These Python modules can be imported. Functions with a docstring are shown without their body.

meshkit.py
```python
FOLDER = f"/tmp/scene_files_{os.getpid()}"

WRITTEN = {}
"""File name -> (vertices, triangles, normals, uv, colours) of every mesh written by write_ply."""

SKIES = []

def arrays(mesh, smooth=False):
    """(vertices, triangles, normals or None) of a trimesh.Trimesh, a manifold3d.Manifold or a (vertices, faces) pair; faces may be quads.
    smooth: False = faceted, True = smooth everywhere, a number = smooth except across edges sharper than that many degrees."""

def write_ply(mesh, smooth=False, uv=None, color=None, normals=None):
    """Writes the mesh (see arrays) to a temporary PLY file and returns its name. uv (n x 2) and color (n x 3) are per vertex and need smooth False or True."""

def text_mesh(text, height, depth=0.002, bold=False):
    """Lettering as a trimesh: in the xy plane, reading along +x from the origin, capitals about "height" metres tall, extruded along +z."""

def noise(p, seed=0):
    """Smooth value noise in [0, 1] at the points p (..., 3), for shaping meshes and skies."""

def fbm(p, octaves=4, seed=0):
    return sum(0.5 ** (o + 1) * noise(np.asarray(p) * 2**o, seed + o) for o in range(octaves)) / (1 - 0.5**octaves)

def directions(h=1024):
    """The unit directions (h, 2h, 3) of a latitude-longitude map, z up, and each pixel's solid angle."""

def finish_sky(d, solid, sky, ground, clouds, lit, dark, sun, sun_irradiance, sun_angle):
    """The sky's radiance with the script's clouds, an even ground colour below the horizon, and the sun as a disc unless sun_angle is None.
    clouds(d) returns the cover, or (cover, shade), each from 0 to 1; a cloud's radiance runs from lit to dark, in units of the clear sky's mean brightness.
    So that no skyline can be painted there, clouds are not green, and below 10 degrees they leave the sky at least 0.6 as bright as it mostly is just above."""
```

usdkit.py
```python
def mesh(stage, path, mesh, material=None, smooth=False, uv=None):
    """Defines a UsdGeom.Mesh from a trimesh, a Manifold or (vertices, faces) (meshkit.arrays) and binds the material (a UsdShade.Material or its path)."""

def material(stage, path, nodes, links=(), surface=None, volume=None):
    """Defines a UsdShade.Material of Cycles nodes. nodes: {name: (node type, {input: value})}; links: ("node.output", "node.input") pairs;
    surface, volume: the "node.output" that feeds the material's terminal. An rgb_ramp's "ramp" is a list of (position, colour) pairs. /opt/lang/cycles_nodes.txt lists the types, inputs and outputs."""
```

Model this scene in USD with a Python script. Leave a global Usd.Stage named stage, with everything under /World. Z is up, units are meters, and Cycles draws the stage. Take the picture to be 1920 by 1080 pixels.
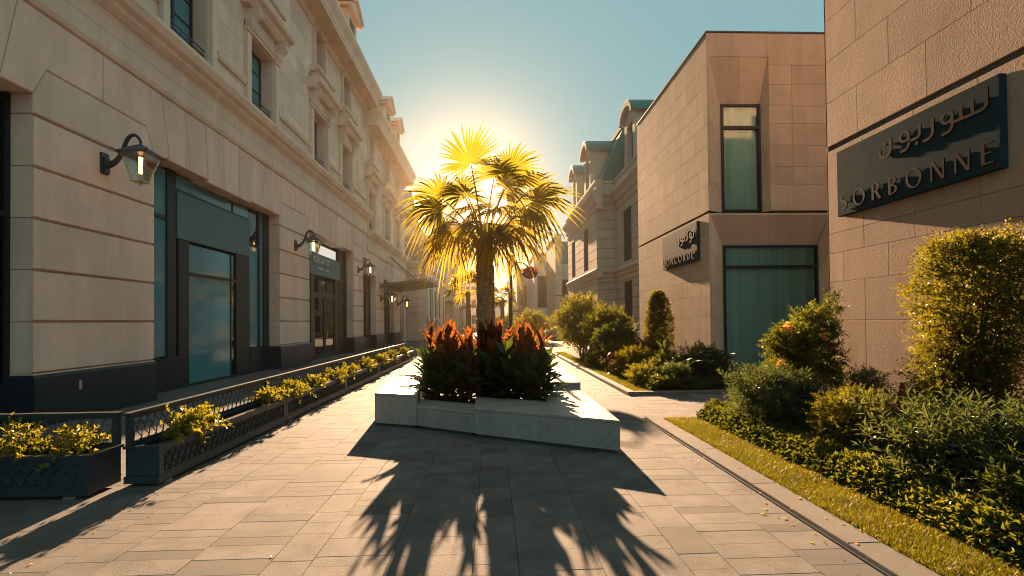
import math, random
import numpy as np
import trimesh, shapely
from shapely.geometry import Polygon, box as sbox, LineString, Point
from shapely import affinity
from shapely.ops import unary_union
import usdkit, meshkit
from pxr import Usd, UsdGeom, UsdLux, UsdShade, Sdf, Gf, Vt

# ------------------------------------------------------------------ stage, camera, sky, sun
stage = Usd.Stage.CreateInMemory()
UsdGeom.SetStageUpAxis(stage, UsdGeom.Tokens.z)
UsdGeom.SetStageMetersPerUnit(stage, 1.0)
world = UsdGeom.Xform.Define(stage, '/World')
stage.SetDefaultPrim(world.GetPrim())
UsdGeom.Scope.Define(stage, '/World/Looks')

EYE = 1.6
YAW, PITCH, ROLL = math.atan(38 / 960.0), math.radians(0.8), math.radians(-0.6)
FOCAL = 960.0                                      # in pixels of a 1920 wide picture
EXPOSURE = 3.9
SKY_STRENGTH = 0.05
SKY_GAMMA = 0.10
SKY_TINT = (0.325, 0.545, 0.555)
SUN_INTENSITY = 0.5
SUN_DIR = np.array([-0.03800, 0.96333, 0.26560])   # towards the sun

fw = np.array([math.sin(YAW) * math.cos(PITCH), math.cos(YAW) * math.cos(PITCH), math.sin(PITCH)])
rt = np.array([math.cos(YAW), -math.sin(YAW), 0.0])
up = np.cross(rt, fw)
Rv = math.cos(ROLL) * rt + math.sin(ROLL) * up
Uv = -math.sin(ROLL) * rt + math.cos(ROLL) * up
cam = UsdGeom.Camera.Define(stage, '/World/camera')
m = Gf.Matrix4d(*Rv, 0, *Uv, 0, *(-fw), 0, 0, 0, EYE, 1)
cam.AddTransformOp().Set(m)
cam.CreateHorizontalApertureAttr(36.0)
cam.CreateVerticalApertureAttr(36.0 * 9 / 16)
cam.CreateFocalLengthAttr(36.0 * FOCAL / 1920)
cam.CreateVerticalApertureOffsetAttr(36.0 * (588.2 - 540) / 1920)
cam.CreateClippingRangeAttr(Gf.Vec2f(0.05, 2000))
cam.CreateExposureAttr(EXPOSURE)

elev = math.asin(SUN_DIR[2]); rot = math.atan2(SUN_DIR[0], SUN_DIR[1])
sky_mat = usdkit.material(stage, '/World/Looks/sky', {
    'sky': ('sky_texture', {'sky_type': 'single_scattering', 'sun_disc': False, 'sun_elevation': elev, 'sun_rotation': rot,
                            'altitude': 20.0, 'air_density': 1.0, 'aerosol_density': 0.5, 'ozone_density': 2.0}),
    'soft': ('gamma', {'gamma': SKY_GAMMA}), 'tint': ('mix_color', {'blend_type': 'multiply', 'fac': 1.0, 'b': SKY_TINT}),
    'bg': ('background_shader', {'strength': SKY_STRENGTH})},
    [('sky.color', 'soft.color'), ('soft.color', 'tint.a'), ('tint.result', 'bg.color')], surface='bg.background')
dome = UsdLux.DomeLight.Define(stage, '/World/sky')
UsdShade.MaterialBindingAPI.Apply(dome.GetPrim()).Bind(sky_mat)
dome.GetPrim().SetCustomDataByKey('kind', 'structure')

sun = UsdLux.DistantLight.Define(stage, '/World/sun')
sun.CreateIntensityAttr(SUN_INTENSITY); sun.CreateAngleAttr(0.5); sun.CreateNormalizeAttr(True)
sun.CreateColorAttr(Gf.Vec3f(1.0, 0.64, 0.37))
zx = np.cross([0, 0, 1.0], SUN_DIR); zx /= np.linalg.norm(zx); zy = np.cross(SUN_DIR, zx)
sun.AddTransformOp().Set(Gf.Matrix4d(*zx, 0, *zy, 0, *SUN_DIR, 0, 0, 0, 30, 1))

# ------------------------------------------------------------------ helpers
rng = np.random.default_rng(7)
random.seed(7)
_names = {}
def uname(parent, name):
    k = (parent, name); i = _names.get(k, -1) + 1; _names[k] = i
    return f'{parent}/{name}' if i == 0 else f'{parent}/{name}_{i:03d}'
def tag(prim, label=None, cat=None, group=None, kind=None):
    for k, v in (('label', label), ('category', cat), ('group', group), ('kind', kind)):
        if v: prim.SetCustomDataByKey(k, v)
    return prim
def thing(name, label, cat, loc=(0, 0, 0), rz=0.0, group=None, kind=None, parent='/World'):
    x = UsdGeom.Xform.Define(stage, uname(parent, name))
    if any(loc): x.AddTranslateOp().Set(Gf.Vec3d(*map(float, loc)))
    if rz: x.AddRotateZOp().Set(float(rz))
    tag(x.GetPrim(), label, cat, group, kind)
    return str(x.GetPath())
def struct(name, label=None):
    return thing(name, label, None, kind='structure')
def copy(src, name, label, cat, loc, rz=0.0, sc=1.0, group=None):
    x = UsdGeom.Xform.Define(stage, uname('/World', name))
    x.AddTranslateOp().Set(Gf.Vec3d(*map(float, loc)))
    x.AddRotateZOp().Set(float(rz))
    if sc != 1.0: x.AddScaleOp().Set(Gf.Vec3f(sc, sc, sc) if np.ndim(sc) == 0 else Gf.Vec3f(*sc))
    x.GetPrim().GetReferences().AddInternalReference(src)
    x.GetPrim().SetInstanceable(True)
    tag(x.GetPrim(), label, cat, group)
    return str(x.GetPath())
def klass(name):
    p = stage.CreateClassPrim(uname('/World', name))
    return str(p.GetPath())

class MB:
    def __init__(s): s.v, s.f, s.n = [], [], 0
    def add(s, v, f):
        v = np.asarray(v, float); f = np.asarray(f, int)
        if f.shape[1] == 4: f = np.vstack([f[:, [0, 1, 2]], f[:, [0, 2, 3]]])
        s.v.append(v); s.f.append(f + s.n); s.n += len(v); return s
    def hexa(s, p):   # p: 8 points, bottom ring then top ring
        return s.add(p, [[3, 2, 1, 0], [4, 5, 6, 7], [0, 1, 5, 4], [1, 2, 6, 5], [2, 3, 7, 6], [3, 0, 4, 7]])
    def box(s, x0, x1, y0, y1, z0, z1):
        return s.hexa([(x0, y0, z0), (x1, y0, z0), (x1, y1, z0), (x0, y1, z0), (x0, y0, z1), (x1, y0, z1), (x1, y1, z1), (x0, y1, z1)])
    def bar(s, a, b, w, h=None):   # square bar between two points
        a, b = np.array(a, float), np.array(b, float); d = b - a; d /= np.linalg.norm(d)
        q = np.array([0, 0, 1.0]) if abs(d[2]) < 0.9 else np.array([1.0, 0, 0])
        u = np.cross(d, q); u /= np.linalg.norm(u); t = np.cross(u, d); h = h or w
        c = [-u * w / 2 - t * h / 2, u * w / 2 - t * h / 2, u * w / 2 + t * h / 2, -u * w / 2 + t * h / 2]
        return s.hexa([a + k for k in c] + [b + k for k in c])
    def prism(s, poly, axis, a, b):
        if not isinstance(poly, Polygon): poly = Polygon(poly)
        poly = shapely.geometry.polygon.orient(poly)
        v2, f2 = trimesh.creation.triangulate_polygon(poly, engine='earcut')
        def lift(v, c):
            o = np.empty((len(v), 3)); i = 'xyz'.index(axis); k = [j for j in range(3) if j != i]
            o[:, k[0]], o[:, k[1]], o[:, i] = v[:, 0], v[:, 1], c
            return o
        s.add(lift(v2, a), np.asarray(f2)[:, ::-1]); s.add(lift(v2, b), f2)
        for ring in [poly.exterior] + list(poly.interiors):
            r = np.array(ring.coords)[:-1]; n = len(r); j = np.arange(n)
            s.add(np.vstack([lift(r, a), lift(r, b)]), np.stack([j, (j + 1) % n, (j + 1) % n + n, j + n], 1))
        return s
    def tube(s, path, r, n=8, cap=True):
        p = np.asarray(path, float); k = len(p); r = np.broadcast_to(r, (k,))
        t = np.gradient(p, axis=0); t /= np.linalg.norm(t, axis=1, keepdims=True)
        q = np.array([0, 0, 1.0]) if abs(t[0][2]) < 0.8 else np.array([0, 1.0, 0])
        u = np.cross(t[0], q); u /= np.linalg.norm(u); rings = []
        a = np.arange(n) * 2 * np.pi / n
        for i in range(k):
            u = u - t[i] * (u @ t[i]); u /= np.linalg.norm(u); w = np.cross(t[i], u)
            rings.append(p[i] + r[i] * (np.cos(a)[:, None] * u + np.sin(a)[:, None] * w))
        v = np.vstack(rings); f = []
        for i in range(k - 1):
            j = np.arange(n); f.append(np.stack([i * n + j, i * n + (j + 1) % n, (i + 1) * n + (j + 1) % n, (i + 1) * n + j], 1))
        s.add(v, np.vstack(f))
        if cap:
            for i in (0, k - 1):
                c = np.vstack([rings[i], p[i]]); j = np.arange(n)
                s.add(c, np.stack([j, (j + 1) % n, np.full(n, n)], 1))
        return s
    def lathe(s, prof, c=(0, 0), n=20):
        prof = np.asarray(prof, float); a = np.arange(n) * 2 * np.pi / n; k = len(prof)
        v = np.vstack([np.stack([c[0] + r * np.cos(a), c[1] + r * np.sin(a), np.full(n, z)], 1) for r, z in prof])
        f = []
        for i in range(k - 1):
            j = np.arange(n); f.append(np.stack([i * n + j, i * n + (j + 1) % n, (i + 1) * n + (j + 1) % n, (i + 1) * n + j], 1))
        return s.add(v, np.vstack(f))
    def mesh(s): return (np.vstack(s.v), np.vstack(s.f))
    def build(s, name, mat, parent='/World', smooth=False, label=None, cat=None, group=None, kind=None):
        p = uname(parent, name)
        g = usdkit.mesh(stage, p, s.mesh(), M[mat], smooth)
        tag(g.GetPrim(), label, cat, group, kind)
        return p

def inset(poly, d):
    q = Polygon(poly).buffer(-d, join_style=2)
    return shapely.geometry.polygon.orient(q) if not q.is_empty else None
def chamfered(mb, poly, axis, back, front, gap=0.004, ch=0.006):
    """A stone whose outline is poly (in the two other axes): joint gap all round and a chamfered front edge."""
    a = inset(poly, gap / 2)
    if a is None or a.geom_type != 'Polygon': return False
    b = inset(a, ch); sg = 1 if front > back else -1
    ra = np.array(a.exterior.coords)[:-1]
    if b is None or b.geom_type != 'Polygon' or len(b.exterior.coords) != len(ra) + 1:
        mb.prism(a, axis, back, front); return True
    rb = np.array(b.exterior.coords)[:-1]
    k = np.argmin(((rb - ra[0]) ** 2).sum(1)); rb = np.roll(rb, -k, axis=0)
    i = 'xyz'.index(axis); kk = [j for j in range(3) if j != i]
    def lift(v, c):
        o = np.empty((len(v), 3)); o[:, kk[0]], o[:, kk[1]], o[:, i] = v[:, 0], v[:, 1], c; return o
    n = len(ra); j = np.arange(n)
    v = np.vstack([lift(ra, back), lift(ra, front - sg * ch), lift(rb, front)])
    q = [np.stack([r * n + j, r * n + (j + 1) % n, (r + 1) * n + (j + 1) % n, (r + 1) * n + j], 1) for r in (0, 1)]
    mb.add(v, np.vstack(q))
    v2, f2 = trimesh.creation.triangulate_polygon(b, engine='earcut')
    mb.add(lift(v2, front), f2)
    return True
def clad(parent, name, mat, axis, back, front, u0, u1, zs, joints, holes=(), gap=0.005, ch=0.005):
    """Stone courses between the heights zs; joints(k, za, zb) gives the joints of course k; holes are rectangles."""
    hs = unary_union([h if isinstance(h, Polygon) else sbox(*h) for h in holes]) if holes else None
    mats = mat if isinstance(mat, (list, tuple)) else [mat]
    for k in range(len(zs) - 1):
        js = sorted({u0, u1, *[j for j in joints(k) if u0 + .12 < j < u1 - .12]})
        for a, b in zip(js[:-1], js[1:]):
            r = sbox(a, zs[k], b, zs[k + 1])
            if hs is not None: r = r.difference(hs)
            for g in getattr(r, 'geoms', [r]):
                if g.is_empty or g.geom_type != 'Polygon' or g.area < 0.004: continue
                mb = MB()
                if chamfered(mb, g, axis, back, front, gap, ch): mb.build(name, random.choice(mats), parent)

# ------------------------------------------------------------------ materials
M = {}
def mat(name, nodes, links, surface, volume=None):
    M[name] = usdkit.material(stage, '/World/Looks/' + name, nodes, links, surface=surface, volume=volume)
def stone(name, c, var=0.10, rough=0.88, fine=60, bump=0.25, dist=0.004, rnd=0.16, blot=1.3, spec=0.10, warp=(1, 1, 1), stain=0.0, veins=False):
    c = np.array(c); lo, hi = c * (1 - var * 1.6), np.minimum(c * (1 + var), 0.95)
    n = {'geo': ('geometry', {}), 'map': ('mapping', {'scale': warp}), 'n1': ('noise_texture', {'scale': blot, 'detail': 6, 'roughness': .6}), 'n2': ('noise_texture', {'scale': fine, 'detail': 4, 'roughness': .65}),
         'mx': ('mix_float', {'fac': .45}), 'ramp': ('rgb_ramp', {'ramp': [(0.3, tuple(lo)), (0.5, tuple(c)), (0.7, tuple(hi))]}),
         'oi': ('object_info', {}), 'mr': ('map_range', {'from_min': 0, 'from_max': 1, 'to_min': 1 - rnd, 'to_max': 1 + rnd}),
         'hsv': ('hsv', {'hue': .5, 'saturation': 1.0, 'fac': 1.0}),
         'bump': ('bump', {'strength': bump, 'distance': dist}),
         'p': ('principled_bsdf', {'roughness': rough, 'specular_ior_level': spec})}
    l = [('geo.position', 'map.vector'), ('map.vector', 'n1.vector'), ('map.vector', 'n2.vector'), ('n1.fac', 'mx.a'), ('n2.fac', 'mx.b'), ('mx.result', 'ramp.fac'),
         ('oi.random', 'mr.value'), ('mr.result', 'hsv.value'), ('ramp.color', 'hsv.color'), ('hsv.color', 'p.base_color'), ('n2.fac', 'bump.height'), ('bump.normal', 'p.normal')]
    n.update({'n3': ('noise_texture', {'scale': .75, 'detail': 7, 'roughness': .7, 'distortion': .6}), 'm3': ('map_range', {'from_min': .35, 'from_max': .65, 'to_min': 1 - max(stain, .07), 'to_max': 1 + max(stain, .07) * .6, 'clamp': True}), 'mul': ('math', {'math_type': 'multiply'})})
    if veins:
        n.update({'wv': ('wave_texture', {'wave_type': 'bands', 'bands_direction': 'diagonal', 'scale': 1.1, 'distortion': 7.0, 'detail': 5, 'detail_scale': 1.6, 'detail_roughness': .6}), 'vr': ('rgb_ramp', {'ramp': [(0, (1, 1, 1)), (.44, (1, 1, 1)), (.50, (.62, .62, .64)), (.56, (1, 1, 1)), (1, (1, 1, 1))]}), 'vm': ('mix_color', {'blend_type': 'multiply', 'fac': .8})})
        l = [q for q in l if q[0] != 'hsv.color'] + [('geo.position', 'wv.vector'), ('wv.fac', 'vr.fac'), ('hsv.color', 'vm.a'), ('vr.color', 'vm.b'), ('vm.result', 'p.base_color')]
    n['map3'] = ('mapping', {'scale': (1, 1, 1) if stain > .2 else (1.6, 1.6, .22)})
    l = [q for q in l if q[1] != 'hsv.value'] + [('geo.position', 'map3.vector'), ('map3.vector', 'n3.vector'), ('n3.fac', 'm3.value'), ('m3.result', 'mul.value1'), ('mr.result', 'mul.value2'), ('mul.value', 'hsv.value')]
    mat(name, n, l, 'p.BSDF')
def plain(name, c, rough=0.5, metal=0.0, spec=0.5, var=0.12, scale=20, bump=0.05):
    c = np.array(c)
    mat(name, {'geo': ('geometry', {}), 'n': ('noise_texture', {'scale': scale, 'detail': 5}), 'ramp': ('rgb_ramp', {'ramp': [(0.3, tuple(c * (1 - var))), (0.7, tuple(np.minimum(c * (1 + var), .95)))]}),
               'r': ('map_range', {'to_min': max(rough - .08, .02), 'to_max': min(rough + .12, 1)}), 'bump': ('bump', {'strength': bump, 'distance': .002}),
               'p': ('principled_bsdf', {'metallic': metal, 'specular_ior_level': spec})},
        [('geo.position', 'n.vector'), ('n.fac', 'ramp.fac'), ('ramp.color', 'p.base_color'), ('n.fac', 'r.value'), ('r.result', 'p.roughness'), ('n.fac', 'bump.height'), ('bump.normal', 'p.normal')], 'p.BSDF')
def leaf(name, c1, c2, trans, rough=0.45, tfac=0.45, spec=0.4, patch=1.5, obj=True):
    """Leaf: colour wanders between c1 and c2 from leaf to leaf, part of the light passes through."""
    mat(name, {'geo': ('geometry', {}), 'n': ('noise_texture', {'scale': patch, 'detail': 2}), 'mr': ('math', {'math_type': 'multiply_add', 'value2': .6, 'value3': -.05}),
               'ad': ('math', {'math_type': 'multiply_add', 'value2': .5}), 'ramp': ('rgb_ramp', {'ramp': [(0.15, c1), (0.85, c2)]}),
               'p': ('principled_bsdf', {'roughness': rough, 'specular_ior_level': spec}), 't': ('translucent_bsdf', {}), 'tm': ('mix_color', {'blend_type': 'multiply', 'fac': 1.0, 'b': trans}),
               'mix': ('mix_closure', {'fac': tfac})},
        [('geo.position', 'n.vector'), ('geo.random_per_island', 'ad.value1'), ('n.fac', 'mr.value1'), ('mr.value', 'ad.value3'), ('ad.value', 'ramp.fac'), ('ramp.color', 'p.base_color'),
         ('ramp.color', 'tm.a'), ('tm.result', 't.color'), ('p.BSDF', 'mix.closure1'), ('t.BSDF', 'mix.closure2')], 'mix.closure')
def glass(name, tint=(.75, .85, .85), rough=0.02, ior=1.5):
    mat(name, {'f': ('fresnel', {'IOR': ior}), 't': ('transparent_bsdf', {'color': tint}), 'g': ('glossy_bsdf', {'color': (1, 1, 1), 'roughness': rough}), 'mix': ('mix_closure', {})},
        [('f.fac', 'mix.fac'), ('t.BSDF', 'mix.closure1'), ('g.BSDF', 'mix.closure2')], 'mix.closure')
def glow(name, c, s):
    mat(name, {'e': ('emission', {'color': c, 'strength': s})}, [], 'e.emission')

stone('limestone', (.72, .50, .385), stain=.13, fine=45, rnd=.07, bump=.3)
stone('limestone_smooth', (.70, .505, .38), stain=.13, fine=30, rnd=.03, bump=.12, var=.06)
stone('ashlar', (.70, .505, .375), stain=.13, fine=40, rnd=.11, bump=.2, var=.08)
stone('pink_granite', (.41, .285, .215), stain=.13, fine=55, rnd=.08, bump=.9, dist=.012, var=.14)
stone('pink_stone', (.45, .335, .245), stain=.13, fine=40, rnd=.10, bump=.3, var=.09, warp=(1, 1, 2.5))
stone('pale_stone', (.50, .42, .34), fine=30, rnd=.05, bump=.15, var=.07)
stone('black_granite', (.012, .019, .026), fine=120, rough=.45, rnd=.12, spec=.3, bump=.05, var=.3)
stone('paver', (.148, .137, .128), fine=70, rnd=.07, stain=.22, bump=.8, dist=.004, var=.27, rough=.86, blot=3.5, spec=.12)
stone('paver_dark', (.112, .106, .101), fine=70, rnd=.07, bump=.45, dist=.003, var=.13, rough=.86, blot=3.5, spec=.12)
stone('kerb_stone', (.155, .142, .13), fine=50, rnd=.10, bump=.35, var=.16, blot=3)
stone('marble', (.31, .285, .255), fine=14, rnd=.05, bump=.08, var=.13, rough=.55, blot=2.4, spec=.2, veins=True, warp=(1.0, 1.0, .45))
stone('joint', (.10, .09, .075), rnd=0, fine=40)
stone('soil', (.045, .032, .022), fine=40, rnd=0, bump=.8, dist=.02, var=.4)
stone('turf_soil', (.07, .065, .02), fine=60, rnd=0, bump=.5, dist=.01, var=.3)
plain('dark_metal', (.028, .037, .047), .42, spec=.5)
plain('planter_paint', (.016, .027, .034), .48, spec=.32, var=.18)
plain('frame_dark', (.008, .013, .017), .42, spec=.3)
plain('lamp_iron', (.022, .028, .036), .38)
plain('sign_face', (.022, .042, .052), .7, spec=.02)
plain('letter_metal', (.020, .012, .009), .6, spec=.03)
plain('letter_pale', (.62, .60, .52), .4)
plain('shop_panel', (.05, .105, .115), .5)
plain('blind', (.13, .33, .35), .7, var=.05, scale=3)
plain('vinyl_glass', (.062, .175, .195), .07, spec=.5, var=.05, scale=2, bump=0)
plain('curtain', (.46, .62, .56), .85, var=.06)
plain('interior', (.018, .026, .030), .9)
plain('slate_roof', (.022, .15, .125), .55, var=.12)
plain('green_panel', (.06, .14, .12), .5)
plain('canopy_metal', (.07, .10, .08), .5, var=.1)
plain('brass', (.55, .42, .22), .3, metal=.9)
plain('pink_flower_basket', (.22, .07, .05), .7)
plain('hydrant_red', (.12, .018, .015), .5)
plain('galvanised', (.35, .35, .33), .45, metal=.5)
plain('far_stone', (.45, .38, .31), .85, var=.08, scale=.8)
plain('bark', (.36, .205, .105), .9, var=.35, scale=14, bump=.8)
plain('twig', (.10, .075, .045), .9, var=.3)
glass('pane_clear', (.86, .97, .97)); glass('pane'); glass('pane_teal', (.40, .62, .62), .03)
glass('canopy_glass', (.62, .74, .52), .12)
glow('lamp_glow', (1.0, .45, .14), .55)
glow('lit_ceiling', (1.0, .96, .85), .05)
leaf('palm_leaf', (.13, .130, .020), (.29, .235, .030), (1.8, 1.5, .5), tfac=.64, rough=.4, patch=2.5)
leaf('palm_leaf_dry', (.26, .20, .025), (.42, .32, .05), (1.6, 1.4, .5), tfac=.72)
leaf('canna_green', (.032, .055, .020), (.065, .095, .028), (1.6, 1.4, .4), tfac=.40, rough=.32, spec=.5)
leaf('canna_bronze', (.12, .052, .018), (.24, .095, .024), (1.8, 1.35, .5), tfac=.55, rough=.35)
leaf('canna_flower', (.09, .038, .015), (.18, .075, .022), (1.4, 1.2, .8), tfac=.5)
leaf('gold_leaf', (.075, .080, .010), (.36, .32, .035), (1.6, 1.4, .5), tfac=.52)
leaf('yellow_leaf', (.14, .15, .02), (.36, .33, .04), (1.4, 1.2, .5), tfac=.45)
leaf('green_leaf', (.055, .075, .014), (.23, .24, .032), (1.7, 1.4, .5), tfac=.52)
leaf('deep_leaf', (.040, .065, .016), (.15, .17, .028), (1.7, 1.45, .5), tfac=.48)
leaf('grey_leaf', (.05, .075, .032), (.17, .20, .085), (1.5, 1.3, .6), tfac=.45)
leaf('red_leaf', (.10, .018, .010), (.20, .045, .015), (1.8, 1.2, .6), tfac=.45)
leaf('fern_leaf', (.045, .080, .015), (.12, .16, .025), (1.6, 1.4, .5), tfac=.42)
leaf('grass_blade', (.11, .115, .010), (.26, .23, .020), (1.4, 1.2, .5), tfac=.5, patch=3)
leaf('petal_yellow', (.75, .42, .10), (.85, .58, .20), (1.2, 1.1, .8), tfac=.4)
leaf('petal_blue', (.06, .08, .40), (.10, .13, .55), (1, 1, 1), tfac=.3)
leaf('petal_pink', (.45, .07, .08), (.60, .13, .12), (1, 1, 1), tfac=.35)

# ------------------------------------------------------------------ ground, paving, kerbs
g = MB(); g.add([(-400, -60, -.05), (400, -60, -.05), (400, 900, -.05), (-400, 900, -.05)], [[0, 1, 2, 3]])
g.build('ground', 'joint', kind='structure')
pav = struct('pavement')
b = MB(); b.add([(-7.6, -8, -.022), (2.42, -8, -.022), (2.42, 130, -.022), (-7.6, 130, -.022)], [[0, 1, 2, 3]])
b.add([(2.42, 8.22, -.022), (14, 8.22, -.022), (14, 10.7, -.022), (2.42, 10.7, -.022)], [[0, 1, 2, 3]])
b.add([(2.42, 10.7, -.022), (2.84, 10.7, -.022), (2.84, 130, -.022), (2.42, 130, -.022)], [[0, 1, 2, 3]])
b.build('paving_bed', 'joint', pav)
slabs = []
def lay(x0, x1, y0, y1, widths):
    x = x0; k = 0
    while x < x1 - .05:
        w = min(widths[k % len(widths)], x1 - x); k += 1
        if x1 - (x + w) < .2: w = x1 - x
        y = y0 - random.random() * .6
        while y < y1:
            l = random.choices([.14, .22, .30, .45], [3, 4, 3, 2])[0]
            a, bb = max(y, y0), min(y + l, y1)
            if bb - a > .06: slabs.append((x, x + w, a, bb, l))
            y += l
        x += w
lay(-7.55, 2.415, 2.0, 26.0, [.55, .28, .52, .56, .30, .54])
lay(2.415, 2.84, 10.75, 26.0, [.43])
lay(2.415, 7.5, 8.26, 10.75, [.6, .5, .62])
def seen(sl):
    x, y = (sl[0] + sl[1]) / 2, (sl[2] + sl[3]) / 2
    if y < 2.9 or x < -3.7 and y < 16 and x > -7 and False: return 0
    u = abs(x - y * .04) / y
    if u > 1.03: return 0
    return (sl[1] - sl[0]) * (sl[3] - sl[2]) / y ** 3
slabs.sort(key=lambda q: -seen(q))
rest = MB(); rest_d = MB()
for i, (x0, x1, y0, y1, l) in enumerate(slabs):
    dark = random.random() < (.50 if l < .2 else .05)
    dz = random.uniform(-.0012, .0012)
    mb = MB() if i < 290 else (rest_d if dark else rest)
    ok = chamfered(mb, sbox(x0, y0, x1, y1), 'z', -.018, dz, .0028, .0018)
    if i < 290: mb.build('paving_slab', 'paver_dark' if dark else 'paver', pav)
rest.build('far_paving_slabs', 'paver', pav, kind='stuff'); rest_d.build('far_dark_paving_slabs', 'paver_dark', pav, kind='stuff')
fp = MB(); fp.box(-7.55, 2.84, 26.01, 130, -.018, 0); fp.build('far_paving', 'paver', pav)

kerb = struct('kerb')
def kerb_run(ax, f0, f1, a, bb, z, step=1.0):
    y = a
    while y < bb - .01:
        e = min(y + step * random.uniform(.9, 1.1), bb)
        if bb - e < .3: e = bb
        mb = MB()
        poly = sbox(f0, y, f1, e) if ax == 'y' else sbox(y, f0, e, f1)
        chamfered(mb, poly, 'z', -.02, z + random.uniform(-.001, .001), .004, .006)
        mb.build('kerb_stone', 'kerb_stone', kerb); y = e
kerb_run('y', 2.45, 2.70, 1.2, 8.20, .035, 1.2)
kerb_run('x', 8.03, 8.20, 2.702, 8.0, .035, 1.0)
kerb_run('y', 2.86, 3.03, 10.74, 30, .07, 1.2)
kerb_run('x', 10.74, 10.90, 3.032, 8.0, .07, 1.0)
dr = MB(); dr.box(2.426, 2.444, 1.0, 8.2, -.02, .005); dr.build('drain_edge', 'dark_metal', kind='structure', label='dark metal drainage edge along the near kerb')

# ------------------------------------------------------------------ left building: stone shop house, two heights
XF = -7.15
def profile_run(parent, name, matn, prof, y0, y1):
    mb = MB(); mb.prism(prof, 'y', y0, y1); return mb.build(name, matn, parent)
def pilaster(par, y0, y1, zh, first=True):
    mb = MB(); mb.box(-7.75, XF - .06, y0 + .03, y1 - .03, 0, zh + .5); mb.build('pier_core', 'limestone', par)
    zs = [.85, 1.665, 2.48, 3.295, 4.11]
    while zs[-1] + .8 < zh - .2: zs.append(zs[-1] + .813)
    zs = [z for z in zs if z < zh - .15]
    mid = (y0 + y1) / 2 + random.uniform(-.1, .1)
    for a, c in zip(zs[:-1], zs[1:]):
        for s0, s1 in ((y0, mid), (mid, y1)):
            mb = MB()
            # course stone with V joints top and bottom
            prof = [(-7.62, a + .006), (XF - .055, a + .006), (XF - .012, a + .022), (XF, a + .030), (XF, c - .030), (XF - .012, c - .022), (XF - .055, c - .006), (-7.62, c - .006)]
            mb.prism(prof, 'y', s0 + (.0008 if s0 > y0 else 0), s1 - (.0008 if s1 < y1 else 0)); mb.build('pier_stone', 'limestone', par)
    zt = zs[-1]
    cap = [(y0, zt + .02), (y1, zt + .02), (y1, zh), (y1 - .24, zh + .48), (y0 + .24, zh + .48), (y0, zh)]
    mb = MB(); chamfered(mb, cap, 'x', -7.62, XF, .006, .022); mb.build('pier_cap_stone', 'limestone', par)
    # granite plinth of two slabs and a chamfered rim
    for s0, s1 in ((y0 - .04, mid), (mid, y1 + .04)):
        mb = MB(); prof = [(-7.64, 0), (XF + .05, 0), (XF + .05, .78), (XF + .02, .825), (-7.64, .825)]
        mb.prism(prof, 'y', s0 + .002, s1 - .002); mb.build('plinth_slab', 'black_granite', par)
    mb = MB(); mb.box(-7.62, XF + .012, y0 - .01, y1 + .01, .8265, .848); mb.build('plinth_rim', 'limestone_smooth', par)
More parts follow.
